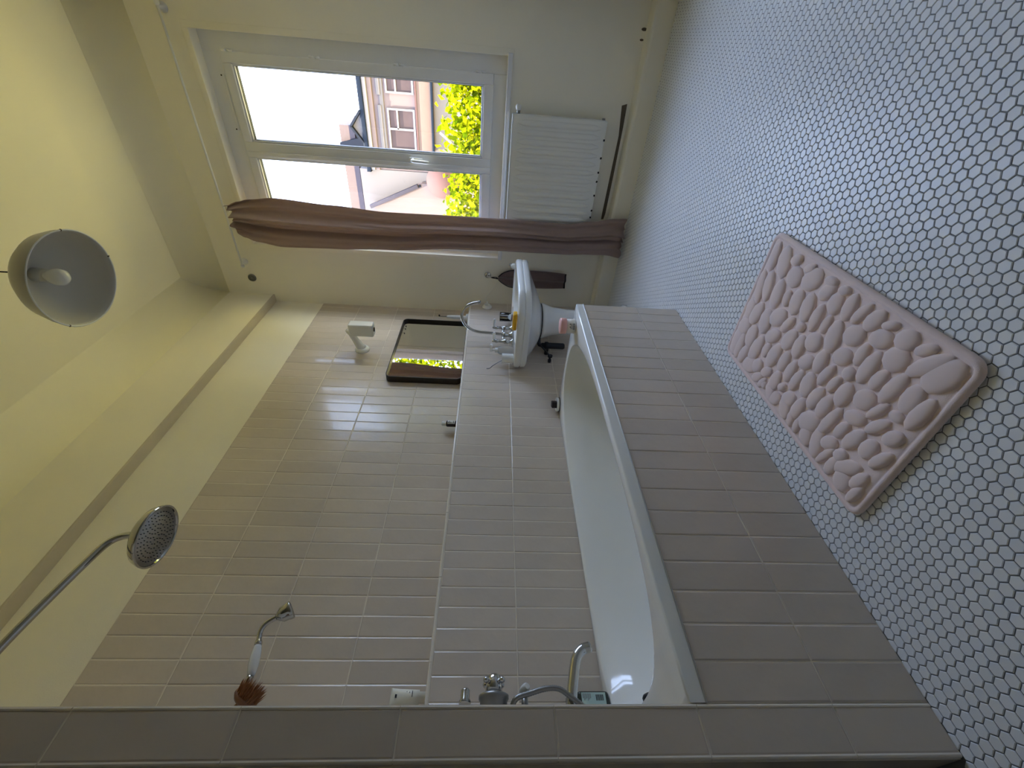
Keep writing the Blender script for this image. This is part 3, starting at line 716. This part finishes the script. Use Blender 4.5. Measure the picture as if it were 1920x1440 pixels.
# trap and hoses under the basin
trap = thing('drain_trap', (-.60, 2.25, .30), 'black bottle trap and hoses under the washbasin', 'plumbing')
MB().lathe([(.017, 0), (.022, .01), (.022, .11), (.027, .115), (.027, .135), (.018, .14), (.018, .16)], (-.615, 2.225, .425), n=20).build('bottle', 'black_plastic', trap)
MB().tube(smooth_path([(-.615, 2.225, .57), (-.615, 2.24, .60), (-.56, 2.29, .602), (-.53, 2.31, .605)], 5), .013, 12).build('inlet_pipe', 'black_plastic', trap)
MB().tube([(-.615, 2.225, .545), (XL+.003, 2.225, .545)], .014, 12).build('outlet_pipe', 'black_plastic', trap)
MB().tube(smooth_path([(-.60, 2.25, .62), (-.60, 2.17, .58), (-.62, 2.13, .545), (-.66, 2.13, .53)], 6), .0055, 10).build('hose', 'black_plastic', trap)
MB().lathe([(.012, 0), (.012, .02), (.008, .022), (.008, .04), (.016, .042), (.016, .055)], (XL+.003, 2.13, .53), (1, 0, 0), 14).build('stop_valve', 'black_plastic', trap)

# things on the basin
def one(name, mb, mt, label, cat, loc, **k): return mb.build(name, mt, loc=loc, label=label, cat=cat, **k)
p = (-.30, 2.02, .7855)
one('yellow_sponge', MB().obox(Vector((pix(967, 602, 1, 2.006).x, 2.006, .7975)), Matrix.Rotation(math.radians(-4), 3, 'Z'), (.112, .046, .024), .006), 'yellow_sponge', 'yellow sponge lying on the rim of the washbasin', 'sponge', (-.345, 2.006, .785))
jr = thing('brown_jar', (-.640, 2.612, ZS), 'small brown jar with a dark lid behind the basin tap', 'jar')
MB().lathe([(.020, 0), (.022, .003), (.022, .026), (.019, .030)], (-.640, 2.612, .784), n=20).build('jar_body', 'wood_brown', jr)
MB().lathe([(.0225, 0), (.0235, .003), (.0235, .016), (.021, .019)], (-.640, 2.612, .813), n=20).build('lid', 'amber', jr)
tb = thing('glass_tumbler', (-.58, 2.515, ZS), 'clear glass tumbler standing by the basin tap', 'glass')
MB().lathe([(.0, .004), (.030, .004), (.034, .090), (.0355, .090), (.0325, 0), (.0, 0)], (-.575, 2.520, .784), n=24).build('glass_wall', 'clear_glass', tb)
sd = thing('soap_dispenser', (-.600, 2.120, ZS), 'clear soap dispenser with a white pump on the washbasin', 'soap dispenser')
MB().lathe([(.026, 0), (.029, .004), (.029, .085), (.022, .100), (.013, .105)], (-.600, 2.120, .784), n=24).build('bottle', 'clear_plastic', sd)
pm = MB().lathe([(.015, 0), (.016, .002), (.016, .018), (.006, .020), (.006, .040)], (-.600, 2.120, .886), n=18).build('pump_collar', 'white_plastic', sd)
MB().box(-.609, -.555, 2.111, 2.129, .922, .938, .005).build('pump_head', 'white_plastic', pm)
cp = thing('ceramic_cup', (-.600, 2.030, ZS), 'pale ceramic cup holding a metal scraper on the washbasin', 'cup')
MB().lathe([(.0, .003), (.026, .0), (.031, .004), (.032, .074), (.033, .076), (.029, .076), (.028, .008), (.0, .008)], (-.600, 2.030, .784), n=24).build('cup_body', 'porcelain', cp)
sc_ = one('metal_scraper', MB().tube(smooth_path([(-.60, 2.03, .795), (-.612, 2.020, .86), (-.640, 2.000, .915), (-.655, 1.990, .935), (-.655, 1.983, .955)], 5), [.003]*21, 8), 'chrome_dull', 'thin bent metal scraper standing in the ceramic cup', 'scraper', (-.60, 2.03, .795))
wl_ = thing('white_plug', (-.215, 2.600, ZS), 'white stopper with a wire loop on the far basin rim', 'plug')
MB().lathe([(.012, 0), (.021, .004), (.018, .022), (.009, .032), (.0, .034)], (-.215, 2.600, .784), n=18).build('stopper', 'porcelain', wl_)
MB().tube(arc((-.215, 2.622, .803), .024, -1.2, 3.4, 14, (0, 1, 0), (0, 0, 1)), .0016, 6).build('wire_loop', 'chrome_dull', wl_)

# ================================================================== LEDGE AND WALL THINGS
mir = thing('wall_mirror', (-.745, 2.305, ZLEDGE), 'bronze framed mirror with rounded corners standing on the ledge', 'mirror')
def rr_yz(y0, y1, z0, z1, r, n=6):
    P = []
    for cyy, czz, a0 in ((y1-r, z1-r, 0), (y0+r, z1-r, 90), (y0+r, z0+r, 180), (y1-r, z0+r, 270)):
        for i in range(n+1):
            a = math.radians(a0+90*i/n); P.append((cyy+r*math.cos(a), czz+r*math.sin(a)))
    return P
my0, my1, mz0, mz1 = 1.945, 2.672, ZLEDGE+.001, 1.606
o_ = rr_yz(my0, my1, mz0, mz1, .035); i_ = rr_yz(my0+.005, my1-.005, mz0+.005, mz1-.005, .030); n = len(o_)
b = MB(); xa, xb = XU+.004, -.722
vs = [(xa, *p) for p in o_]+[(xb, *p) for p in o_]+[(xb, *p) for p in i_]+[(xa+.02, *p) for p in i_]
b.add(vs, [(r*n+k, r*n+(k+1) % n, (r+1)*n+(k+1) % n, (r+1)*n+k) for r in range(3) for k in range(n)]+[tuple(range(n))], False); b.build('frame', 'bronze', mir)
b = MB(); b.add([(xa+.024, *p) for p in i_], [tuple(range(n))]); b.build('mirror_plate', 'mirror_glass', mir, fixn=False)
for yk, zk in ((2.60, 1.585), (2.56, 1.583), (2.50, 1.580)):
    MB().tube([(-.745, yk, zk+.014), (-.745, yk, zk), (-.738, yk-.008, zk-.008)], .003, 6).build('clip', 'black_plastic', mir)

sco = thing('wall_sconce', (XU, 2.300, 1.838), 'white ceramic wall sconce above the mirror', 'wall lamp')
a0 = Vector((XU, 2.300, 1.838)); a1 = Vector((XU+.150, 2.300, 1.905))
ax = (a1-a0).normalized()
MB().lathe([(.050, 0), (.050, .005), (.044, .014), (.032, .022)], a0, (1, 0, 0), 28).build('wall_rose', 'porcelain', sco)
MB().lathe([(.034, .012), (.028, .03), (.022, .09), (.019, .15), (.023, .158), (.023, .178), (.0, .184)], a0, ax, 24).build('arm', 'porcelain', sco)
sh_ = MB().box(XU+.130, XU+.220, 2.262, 2.330, 1.735, 1.900, .012, 3).build('shade', 'porcelain', sco)
MB().lathe([(.0, 0), (.016, 0), (.016, .004), (0, .004)], (XU+.175, 2.296, 1.7325), n=14).build('lamp_hole', 'dark_gap', sh_)

tbz = thing('electric_toothbrush', (-.735, 2.755, ZLEDGE), 'white electric toothbrush on the ledge beside the mirror', 'toothbrush')
MB().lathe([(.030, 0), (.030, .012), (.022, .020), (.0, .02)], (-.735, 2.755, ZLEDGE+.001), n=20).build('charger', 'white_plastic', tbz)
MB().lathe([(.014, .0), (.0155, .02), (.0145, .11), (.012, .145), (.006, .15)], (-.735, 2.755, ZLEDGE+.021), n=18).build('handle', 'white_plastic', tbz)
MB().tube([(-.735, 2.755, ZLEDGE+.17), (-.735, 2.755, ZLEDGE+.232)], [.005, .0035], 8).build('brush_neck', 'chrome_dull', tbz)
MB().lathe([(.004, 0), (.007, .004), (.007, .012), (.004, .014)], (-.735, 2.755, ZLEDGE+.228), (1, 0, .15), 10).build('brush_head', 'black_plastic', tbz)

soc = thing('wall_socket', (XL, 2.862, .972), 'round white porcelain wall socket with a trailing thin cord', 'socket')
MB().lathe([(.040, 0), (.040, .004), (.036, .010), (.030, .014), (.026, .022), (.018, .022), (.018, .010), (.0, .010)], (XL+.001, 2.855, .972), (1, 0, 0), 28).build('rosette', 'porcelain', soc)
MB().tube([(XL+.010, 2.855, .972), (XL+.050, 2.855, .972)], [.0065, .0055], 10).build('plug_pin', 'porcelain', soc)
MB().tube(smooth_path([(XL+.048, 2.855, .972), (XL+.075, 2.87, .985), (XL+.11, 2.89, .955), (XL+.24, 2.905, .86), (XL+.30, 2.915, .80), (XL+.31, 2.915, .62)], 5), .0012, 6).build('cord', 'label_white', soc)

sb = thing('small_bottle', (-.728, 1.537, ZLEDGE), 'small dark bottle with a printed label and white cap on the ledge', 'bottle')
MB().lathe([(.0165, 0), (.018, .002), (.018, .052), (.013, .058)], (-.728, 1.537, ZLEDGE+.001), n=20).build('bottle_body', 'soap_brown', sb)
MB().lathe([(.0135, 0), (.0135, .004), (.0125, .004), (.0125, .022), (.010, .024)], (-.728, 1.537, ZLEDGE+.059), n=18).build('cap', 'white_plastic', sb)
lb = MB(); L_ = 10
vs = [(-.728+.0184*math.cos(a), 1.537+.0184*math.sin(a), ZLEDGE+z) for z in (.008, .050) for a in [-.85+2.4*i/L_ for i in range(L_+1)]]
lb.add(vs, [(i, i+1, L_+2+i, L_+1+i) for i in range(L_)], True); lo_ = lb.build('label', 'label_white', sb, fixn=False)
for i, (z, w) in enumerate(((.043, .5), (.037, .8), (.030, .4), (.015, .9))):
    vs = [(-.728+.0187*math.cos(a), 1.537+.0187*math.sin(a), ZLEDGE+z+d) for d in (0, .003) for a in [-.6+w*1.0*k/4 for k in range(5)]]
    MB().add(vs, [(k, k+1, 6+k, 5+k) for k in range(4)]).build('print_line', 'ink', lo_, fixn=False)
ct = thing('cream_tube', (-.73, .205, ZLEDGE), 'cream coloured cosmetic tube standing on the ledge by the partition', 'tube')
b = MB(); rr = []
for z, a, c in ((.0, .017, .017), (.022, .017, .017), (.0225, .022, .022), (.05, .023, .021), (.09, .025, .012), (.112, .027, .003), (.118, .027, .0022)):
    rr.append([(-.728+c*math.cos(t), .212+a*math.sin(t), ZLEDGE+.001+z) for t in [2*math.pi*i/24 for i in range(24)]])
b.add([v for r in rr for v in r], [(i*24+k, i*24+(k+1) % 24, (i+1)*24+(k+1) % 24, (i+1)*24+k) for i in range(6) for k in range(24)]+[tuple(range(144, 168)), tuple(range(24))[::-1]], True)
tub_ = b.build('tube_body', 'tube_cream', ct)
for i in range(4):
    z = .045+i*.0095
    MB().obox(Vector((-.728+.0215-.0032*i, .217, ZLEDGE+z)), Matrix.Rotation(.17, 3, 'Y'), (.0012, .018-(.004*(i % 2)), .0022)).build('print_line', 'ink', tub_)
MB().obox(Vector((-.718, .214, ZLEDGE+.100)), Matrix.Rotation(.17, 3, 'Y'), (.0012, .010, .006)).build('emblem', 'ink', tub_)

# on the rim of the bath
pj = thing('pink_lid_jar', (-.087, 1.610, ZRIM), 'white jar with a pink lid on the end of the bath rim', 'jar')
jc = (-.087, 1.610)
jb = MB().lathe([(.033, 0), (.036, .003), (.036, .045)], (*jc, ZRIM+.001), n=32).build('jar_body', 'label_white', pj)
MB().lathe([(.0385, 0), (.040, .002), (.040, .026), (.037, .030), (.0, .030)], (*jc, ZRIM+.047), n=32).build('lid', 'pink_lid', pj, label='pink plastic screw lid')
def jar_print(a0, a1, z0, z1, r=.0364, mt='ink'):
    a0, a1 = a0-.85, a1-.85
    n = 5; vs = [(jc[0]+r*math.cos(a0+(a1-a0)*k/n), jc[1]+r*math.sin(a0+(a1-a0)*k/n), ZRIM+z) for z in (z0, z1) for k in range(n+1)]
    MB().add(vs, [(k, k+1, n+2+k, n+1+k) for k in range(n)], True).build('print_mark', mt, jb, fixn=False)
for k in range(6): jar_print(-.62+.15*k, -.53+.15*k, .008, .016)
jar_print(-.62, .22, .0185, .0200)
for k in range(4): jar_print(-.55+.20*k, -.44+.20*k, .024, .028+.006*(k % 2))
dk = thing('soap_dish', (-.640, 1.640, ZRIM), 'round white dish holding a dark soap block on the bath corner', 'dish')
MB().lathe([(.0, 0), (.036, 0), (.041, .004), (.042, .016), (.040, .018), (.037, .014), (.0, .012)], (-.640, 1.640, ZRIM+.001), n=32).build('dish', 'porcelain', dk)
MB().lathe([(.0425, .0), (.043, .002), (.0425, .004)], (-.640, 1.640, ZRIM+.0005), n=32).build('foot_ring', 'dark_gap', dk)
one('dark_soap', MB().obox(Vector((-.640, 1.640, ZRIM+.014+.016)), Matrix.Rotation(.5, 3, 'Z'), (.036, .046, .032), .004), 'soap_brown', 'nearly black soap block standing in the white dish', 'soap', (-.64, 1.64, ZRIM+.014))
gb = thing('shampoo_bottle', (-.60, .165, ZRIM), 'dark green bottle with a mint label on the bath rim by the taps', 'bottle')
gx, gy = -.625, .168
MB().box(gx-.030, gx+.030, gy-.026, gy+.026, ZRIM+.001, ZRIM+.105, .014, 4).build('bottle_body', 'bottle_green', gb)
MB().lathe([(.014, 0), (.017, .002), (.017, .03), (.014, .034)], (gx, gy, ZRIM+.103), n=18).build('cap', 'bottle_green', gb)
gl_ = MB().box(gx+.0298, gx+.0306, gy-.020, gy+.020, ZRIM+.014, ZRIM+.092).build('label', 'label_mint', gb)
for k in range(7): MB().box(gx+.0306, gx+.0310, gy+.004-.003*(k % 3), gy+.017, ZRIM+.062+.004*k, ZRIM+.0638+.004*k).build('print_line', 'ink_grey', gl_)
for k in range(6): MB().box(gx+.0306, gx+.0310, gy-.002, gy+.014, ZRIM+.022+.0042*k, ZRIM+.0245+.0042*k).build('bar', 'ink', gl_)

# ================================================================== SHOWER
sx_ = -.344
osh = thing('overhead_shower', (sx_, .05, 1.0), 'chrome overhead rain shower on a long curved arm', 'shower')
hc = Vector((-.368, .574, 2.048))
path = [(sx_, .055, .98), (sx_, .055, 1.6), (sx_, .055, 2.12), (sx_, .072, 2.20), (sx_, .12, 2.236), (sx_, .22, 2.231), (-.352, .37, 2.212), (-.358, .49, 2.192), (-.362, .545, 2.178), (-.363, .568, 2.150), (-.361, .575, 2.10)]
MB().tube(smooth_path(path, 7), .0115, 14).build('riser_arm', 'chrome', osh)
MB().tube([(sx_, 0, 1.95), (sx_, .055, 1.95)], .009, 10).build('wall_bracket', 'chrome', osh)
tl = Vector((0.105, .05, 1)).normalized()
hd = MB().lathe([(.014, .068), (.016, .055), (.03, .050), (.07, .040), (.094, .022), (.102, .004), (.103, -.004), (.099, -.006), (.097, -.002), (.095, .002)], hc, tl, 48, capa=True, capb=False).build('shower_head', 'chrome', osh)
MB().lathe([(.0, .0015), (.096, .0015), (.096, .004), (.0, .004)], hc, tl, 48).build('spray_plate', 'spray_plate', hd)
e1 = tl.cross(Vector((0, 1, 0))).normalized(); e2 = tl.cross(e1)
nz = MB()
for r_, m in ((.012, 6), (.026, 12), (.040, 18), (.054, 24), (.068, 30), (.081, 36)):
    for k in range(m):
        a = 2*math.pi*k/m+r_*9
        nz.lathe([(.0011, -.0022), (.0016, .0015)], hc+e1*(r_*math.cos(a))+e2*(r_*math.sin(a)), tl, 6)
nz.build('nozzles', 'nozzle', hd, kind='stuff')

mix = thing('bath_mixer', (sx_, .06, .88), 'chrome thermostatic bath mixer on the partition', 'mixer tap')
MB().tube([(sx_, .050, .975), (sx_, .050, .80)], .026, 18).build('body', 'chrome_dull', mix)
MB().lathe([(.036, 0), (.036, .04), (.040, .046), (.040, .054), (.033, .058)], (sx_, .055, .903), (0, 1, 0), 28).build('control_ring', 'chrome_dull', mix)
kn = MB().lathe([(.024, .0), (.021, .030), (.018, .045), (.010, .050), (.0, .052)], (sx_, .110, .903), (0, 1, 0), 24).build('knob', 'chrome', mix)
for k in range(4):
    a = math.pi/4+k*math.pi/2; d = Vector((math.cos(a), 0, math.sin(a))); c = Vector((sx_, .140, .903))
    MB().tube([c, c+d*.026], .0055, 10).sphere(c+d*.030, .0085).build('knob_arm', 'chrome', kn)
MB().lathe([(.016, 0), (.016, .006), (.012, .010), (.012, .030), (.008, .034), (.0, .034)], (sx_, .092, .979), (0, 1, 0), 18).build('riser_nut', 'chrome', mix)
lv = MB().tube([(sx_, .06, .820), (sx_, .115, .820)], [.010, .008], 12).build('diverter_stem', 'chrome_dull', mix)
MB().lathe([(.0075, -.018), (.0105, -.010), (.011, .0), (.0105, .012), (.007, .018)], (sx_+.004, .124, .820), (.9, .1, -.35), 16).build('diverter_handle', 'porcelain', lv)
sp = MB().tube(smooth_path([(sx_, .05, .70), (sx_, .10, .693), (sx_, .15, .682), (sx_, .198, .668), (sx_, .222, .648), (sx_, .230, .622)], 6), [.0145]*31, 14).build('spout', 'chrome', mix)
MB().tube([(sx_, .05, .80), (sx_, .05, .69)], .016, 14).build('spout_elbow', 'chrome_dull', mix)
hp = smooth_path([(sx_+.02, .070, .86), (sx_+.03, .095, .845), (sx_+.03, .106, .81), (sx_+.03, .117, .765), (sx_+.03, .116, .73), (sx_+.03, .098, .70), (sx_+.03, .07, .66)], 14)
b = MB(); b.tube(hp, [.0075 if i % 2 else .0062 for i in range(len(hp))], 10); b.build('hose', 'chrome_dull', mix)

hs = thing('hand_shower', (sx_, .14, 1.55), 'chrome hand shower with a white porcelain handle', 'hand shower')
H = [pix(a, b_, 0, sx_) for a, b_ in ((462, 1290), (466, 1275), (470, 1268), (480, 1222), (484, 1210), (486, 1196), (489, 1183), (497, 1171), (512, 1161), (518, 1158))]
MB().tube([H[0]+(H[0]-H[1])*3.2, H[0], H[1], H[2]], [.007, .008, .008, .0095], 14).build('lower_fitting', 'chrome', hs)
hx = [H[2]+(H[4]-H[2])*t for t in (0, .08, .3, .55, .8, .95, 1)]
MB().tube(hx, [.0085, .0105, .0130, .0135, .0118, .0100, .009], 18).build('handle', 'porcelain', hs)
MB().tube(smooth_path(H[4:], 5), [.0095, .0105, .010, .0085]+[.0072]*22, 14).build('neck', 'chrome', hs)
ca = H[-1]; cax = (pix(541, 1146, 0, sx_)-ca).normalized()
MB().lathe([(.008, 0), (.010, .003), (.012, .004), (.022, .016), (.0235, .030), (.025, .033), (.026, .042), (.0245, .044), (.022, .041), (.0, .040)], ca, cax, 28).build('rose', 'chrome', hs)
MB().lathe([(.008, -.05), (.010, -.01), (.016, .0), (.016, .02)], (sx_, .0, 1.535), (0, 1, .1), 14).build('cradle', 'chrome_dull', hs)

br = thing('body_brush', (-.29, .08, 1.54), 'wooden body brush with brown bristles hanging by the hand shower', 'brush')
bc = pix(462, 1308, 0, -.285)
bax = Vector((.35, .55, -.45)).normalized()
MB().lathe([(.0, -.012), (.026, -.010), (.032, -.002), (.031, .005), (.0, .006)], bc, bax, 28).build('brush_back', 'wood_brown', br)
f1 = bax.cross(Vector((0, 0, 1))).normalized(); f2 = bax.cross(f1)
bs = MB()
for k in range(230):
    r_ = .028*math.sqrt(random.random()); a = random.random()*6.283
    if r_ < .006: continue
    q = bc+f1*(r_*math.cos(a))+f2*(r_*math.sin(a)); tip = q+bax*(.030+random.uniform(-.002, .002))+(f1*math.cos(a)+f2*math.sin(a))*r_*.35
    bs.add([q+f1*.0022, q-f1*.0011+f2*.0019, q-f1*.0011-f2*.0019, tip], [(0, 1, 3), (1, 2, 3), (2, 0, 3)])
bs.build('bristles', 'bristle', br, fixn=False, kind='stuff')
MB().tube(smooth_path([bc, bc+Vector((-.01, -.03, .03)), bc+Vector((-.02, -.055, .075))], 5), .008, 10).build('brush_handle', 'wood_brown', br)

# ================================================================== WINDOW WALL THINGS
rad = thing('radiator', (.335, 2.87, .25), 'white ribbed panel radiator under the window', 'radiator')
rx0, rx1, rz0, rz1, ry = 0.000, 0.660, .265, .858, 2.842
MB().box(rx0, rx1, ry, ry+.012, rz0, rz1, .004).build('front_panel', 'rad_paint', rad)
MB().box(rx0, rx1, ry-.002, ry+.058, rz1-.004, rz1+.004, .002).build('top_grille', 'rad_paint', rad)
for x in (rx0-.002, rx1): MB().box(x, x+.003, ry, ry+.056, rz0+.01, rz1, .001).build('side_cover', 'rad_paint', rad)
ribm = None
for k in range(12):
    x = rx0+.045+.0522*k
    vs = []; nz_ = 12
    for (dx, dy) in ((-.0185, .001), (-.015, -.0062), (-.008, -.0098), (.0, -.0108), (.008, -.0098), (.015, -.0062), (.0185, .001)):
        for j in range(nz_+1):
            t = j/nz_; e_ = min(1, min(t, 1-t)*14)
            vs.append((dx*(.35+.65*e_), dy*e_ if dy < 0 else dy, -.265+.53*t))
    if ribm is None:
        ribm = bpy.data.meshes.new('rib'); ff = [(i*(nz_+1)+j, (i+1)*(nz_+1)+j, (i+1)*(nz_+1)+j+1, i*(nz_+1)+j+1) for i in range(6) for j in range(nz_)]
        ribm.from_pydata(vs, [], ff); ribm.polygons.foreach_set('use_smooth', [True]*len(ff)); ribm.materials.append(MATS['rad_paint']); ribm.update()
    link_copy('rib', ribm, rad, (x, ry, (rz0+rz1)/2))
for k in range(7):
    x = rx0+.06+.08*k+random.uniform(-.02, .02)
    MB().obox(Vector((x, ry-.001, rz0+.004)), Matrix.Rotation(random.uniform(-.4, .4), 3, 'Y'), (.012, .004, .010), .001).build('paint_chip', 'dark_gap', rad)
vv = MB().tube([(rx1, ry+.03, .825), (rx1+.024, ry+.03, .825)], .011, 12).build('valve_body', 'chrome_dull', rad)
MB().lathe([(.013, 0), (.017, .004), (.018, .020), (.015, .028), (.0, .030)], (rx1+.022, ry+.03, .825), (1, -.1, 0), 18).build('valve_head', 'label_white', vv)
MB().tube([(rx1, ry+.03, .288), (rx1+.012, ry+.03, .288)], .010, 10).build('bleed_plug', 'chrome_dull', rad)
for x in (.08, .58): MB().box(x-.02, x+.02, ry+.012, YF, .45, .70).build('wall_bracket', 'rad_paint', rad)

rod = thing('curtain_rod', (.30, 2.90, 2.84), 'thin white curtain rod above the window', 'curtain rod')
ra, rb = Vector((1.035, 2.885, 2.815)), Vector((-.455, 2.885, 2.825))
MB().tube([ra, rb], .0065, 12).build('rod', 'white_plastic', rod)
for e_, s in ((ra, 1), (rb, -1)):
    br_ = MB().lathe([(.026, 0), (.026, .006), (.013, .012), (.011, .045), (.0, .045)], (e_.x-.012*s, YF, e_.z), (0, -1, 0), 20).build('bracket', 'white_plastic', rod)
    MB().sphere((e_.x+.006*s, 2.885, e_.z), .014).build('finial', 'white_plastic', br_)
for x in (-.020, -.060, -.175):
    MB().tube(arc((x, 2.885, 2.806), .017, 0, 6.2, 14, (0, 1, 0), (0, 0, 1)), .0018, 6).build('ring', 'white_plastic', rod)

cur = thing('window_curtain', (-.09, 2.84, 0), 'taupe linen curtain gathered at one side of the window', 'curtain')
ZK = [2.79, 2.70, 2.62, 2.45, 2.07, 1.70, 1.20, .86, .44, .25, .10, .012]
XRt = [-.012, .025, .045, .062, .040, .018, .023, .026, .018, .045, .075, .085]
XLf = [-.175, -.205, -.235, -.262, -.254, -.238, -.203, -.192, -.190, -.180, -.176, -.185]
def ip(z, tab):
    for i in range(len(ZK)-1):
        if ZK[i] >= z >= ZK[i+1]:
            t = (ZK[i]-z)/(ZK[i]-ZK[i+1]); t = t*t*(3-2*t); return tab[i]+(tab[i+1]-tab[i])*t
    return tab[0] if z > ZK[0] else tab[-1]
nu, nv = 72, 90
vs = []; ft = []
for j in range(nv+1):
    t = j/nv
    for i in range(nu+1):
        s = i/nu
        ztop = 2.800 - .055*math.sin(math.pi*min(1, s/.75))*(1 if s < .75 else 0) - (.085*(s-.72)/.28 if s > .72 else 0) - .01*s
        z = ztop + (.012-ztop)*t
        xr, xl = ip(z, XRt), ip(z, XLf)
        # pinch at the hooks near the top
        g = max(0, 1-(2.80-z)/.35)
        s2 = s + .06*math.sin(2*math.pi*s)*(1-g)
        x = xr + (xl-xr)*s2
        hook = .10
        x = x*(1-.35*g*math.exp(-((s-.22)/.2)**2)) + (-.03)*(.35*g*math.exp(-((s-.22)/.2)**2))
        fold = .024*math.sin(2*math.pi*(s*1.75+.10+.10*t)) + .010*math.sin(2*math.pi*(s*4.3+.3*t+.2)) + .006*math.sin(2*math.pi*(s*7.5-.7*t))
        fold += .020*g*math.sin(2*math.pi*(s*5.0))
        roll = -.020*math.exp(-((s-.42-.12*t)/.07)**2)
        near = min(1, max(0, (1.10-z)/.2))
        y = 2.826 - .046*near + fold*(1-.25*near) + roll*(1-.3*near)
        x += .014*near
        bl = max(0, (t-.955)/.045)
        y -= bl*.018*(1+math.sin(s*23)); z += bl*(.010+.016*math.sin(s*17)**2); x += bl*.012*math.sin(s*31)
        vs.append((x, y, max(z, .004)))
for j in range(nv):
    for i in range(nu): ft.append((j*(nu+1)+i, j*(nu+1)+i+1, (j+1)*(nu+1)+i+1, (j+1)*(nu+1)+i))
b = MB(); b.add(vs, ft, True); cl = b.build('cloth', 'curtain_cloth', cur, fixn=False)
so = cl.modifiers.new('thick', 'SOLIDIFY'); so.thickness = .0022

vent = thing('air_vent', (-.579, YF, 2.808), 'small round metal vent high in the wall corner', 'vent')
MB().lathe([(.030, 0), (.030, .006), (.024, .012), (.018, .009), (.012, .015), (.006, .012), (.0, .018)], (-.575, YF, 2.806), (0, -1, 0), 28).build('cover', 'chrome_dull', vent)
for r_ in (.010, .017, .024): MB().tube([(-.575+r_*math.cos(a), YF-.0135, 2.806+r_*math.sin(a)) for a in [2*math.pi*k/24 for k in range(24)]], .0012, 6, closed=True).build('ring', 'black_plastic', vent)

hook = thing('wall_hook', (-.45, YF, .968), 'round chrome wall hook beside the washbasin', 'hook')
MB().lathe([(.024, 0), (.026, .004), (.022, .010), (.014, .014), (.0, .015)], (-.443, YF, .975), (0, -1, 0), 24).build('rose', 'chrome', hook)
MB().tube(smooth_path([(-.443, YF-.012, .972), (-.443, YF-.035, .966), (-.443, YF-.042, .95), (-.443, YF-.048, .962)], 5), .004, 8).build('hook_arm', 'chrome', hook)
tw = thing('hanging_towel', (-.455, YF-.03, .60), 'brown towel with black edging hanging from the wall hook', 'towel')
yt = YF-.042
MB().tube(smooth_path([(-.443, yt, .952), (-.447, yt, .935), (-.452, yt, .895), (-.440, yt, .915), (-.443, yt, .952)], 5), .004, 6).build('loop', 'towel_band', tw)
Zt = [.892, .86, .80, .72, .62, .50, .40, .368]; Xa = [-.436, -.405, -.382, -.378, -.376, -.378, -.385, -.388]; Xb = [-.458, -.485, -.512, -.515, -.512, -.508, -.500, -.498]
vs = []; m1 = 28
for z, xa_, xb_ in zip(Zt, Xa, Xb):
    for i in range(m1+1):
        s = i/m1; vs.append((xa_+(xb_-xa_)*s, yt+.016*math.sin(s*2*math.pi*1.6+z*2)*(1 if z < .85 else .6)-.006*math.cos(s*9), z))
ff = [(j*(m1+1)+i, j*(m1+1)+i+1, (j+1)*(m1+1)+i+1, (j+1)*(m1+1)+i) for j in range(len(Zt)-1) for i in range(m1)]
b = MB(); b.add(vs, ff, True); tc_ = b.build('cloth', 'towel_cloth', tw, fixn=False)
tc_.modifiers.new('sub', 'SUBSURF').render_levels = 1; tc_.modifiers.new('thick', 'SOLIDIFY').thickness = .006
for idx in (0, m1): MB().tube(smooth_path([vs[j*(m1+1)+idx] for j in range(4)], 4), .004, 6).build('edging', 'towel_band', tw)
MB().tube(smooth_path([vs[(len(Zt)-1)*(m1+1)+i] for i in range(0, m1+1, 2)], 3), .006, 6).build('hem', 'towel_band', tw)

# ================================================================== PENDANT LAMP
lc = Vector((.2365, 1.223, 2.455)); LR = .170
lamp = thing('pendant_lamp', (lc.x, lc.y, ZC), 'enamel dome pendant lamp hanging from the ceiling', 'pendant lamp')
la = Vector((.055, .047, 1)).normalized()
po = [(LR, 0), (LR*.985, .024), (LR*.90, .066), (LR*.72, .104), (LR*.45, .132), (LR*.22, .146), (.022, .154), (.014, .166), (.008, .176)]
pi_ = [(r-.004, h-.004 if h > .01 else h) for r, h in po[:6]]+[(.03, .143), (.0, .145)]
MB().lathe(po, lc, la, 48, capa=False).build('shade', 'lamp_enamel', lamp)
inn = MB(); inn.lathe([(LR-.0015, .0005)]+pi_, lc, la, 48, capa=False, capb=False); inn.build('shade_lining', 'lamp_inner', lamp)
rimp = [lc+(la.cross(Vector((0, 1, 0))).normalized()*math.cos(a)+la.cross(la.cross(Vector((0, 1, 0)))).normalized()*math.sin(a))*LR for a in [2*math.pi*k/56 for k in range(56)]]
rm_ = MB().tube(rimp, .0028, 8, closed=True).build('rim', 'porcelain', lamp)
for k in (6, 30, 41): MB().sphere(rimp[k], .0036, sc=(1.2, 1.2, .9)).build('rim_chip', 'bare_brown', rm_)
MB().lathe([(.024, .145), (.024, .104), (.021, .100), (.0, .100)], lc, la, 24).build('socket', 'lamp_enamel', lamp)
MB().lathe([(.014, .104), (.016, .096), (.026, .080), (.0305, .060), (.027, .040), (.015, .028), (.0, .024)], lc, la, 24, capa=False).build('bulb', 'bulb_glass', lamp)
ctop = lc+la*.174
MB().tube([ctop, (ctop.x, ctop.y, ZC-.03)], .0026, 8).build('cord', 'towel_band', lamp)
MB().lathe([(.045, 0), (.045, .02), (.03, .035), (.0, .035)], (ctop.x, ctop.y, ZC-.036), n=24).build('ceiling_rose', 'porcelain', lamp)
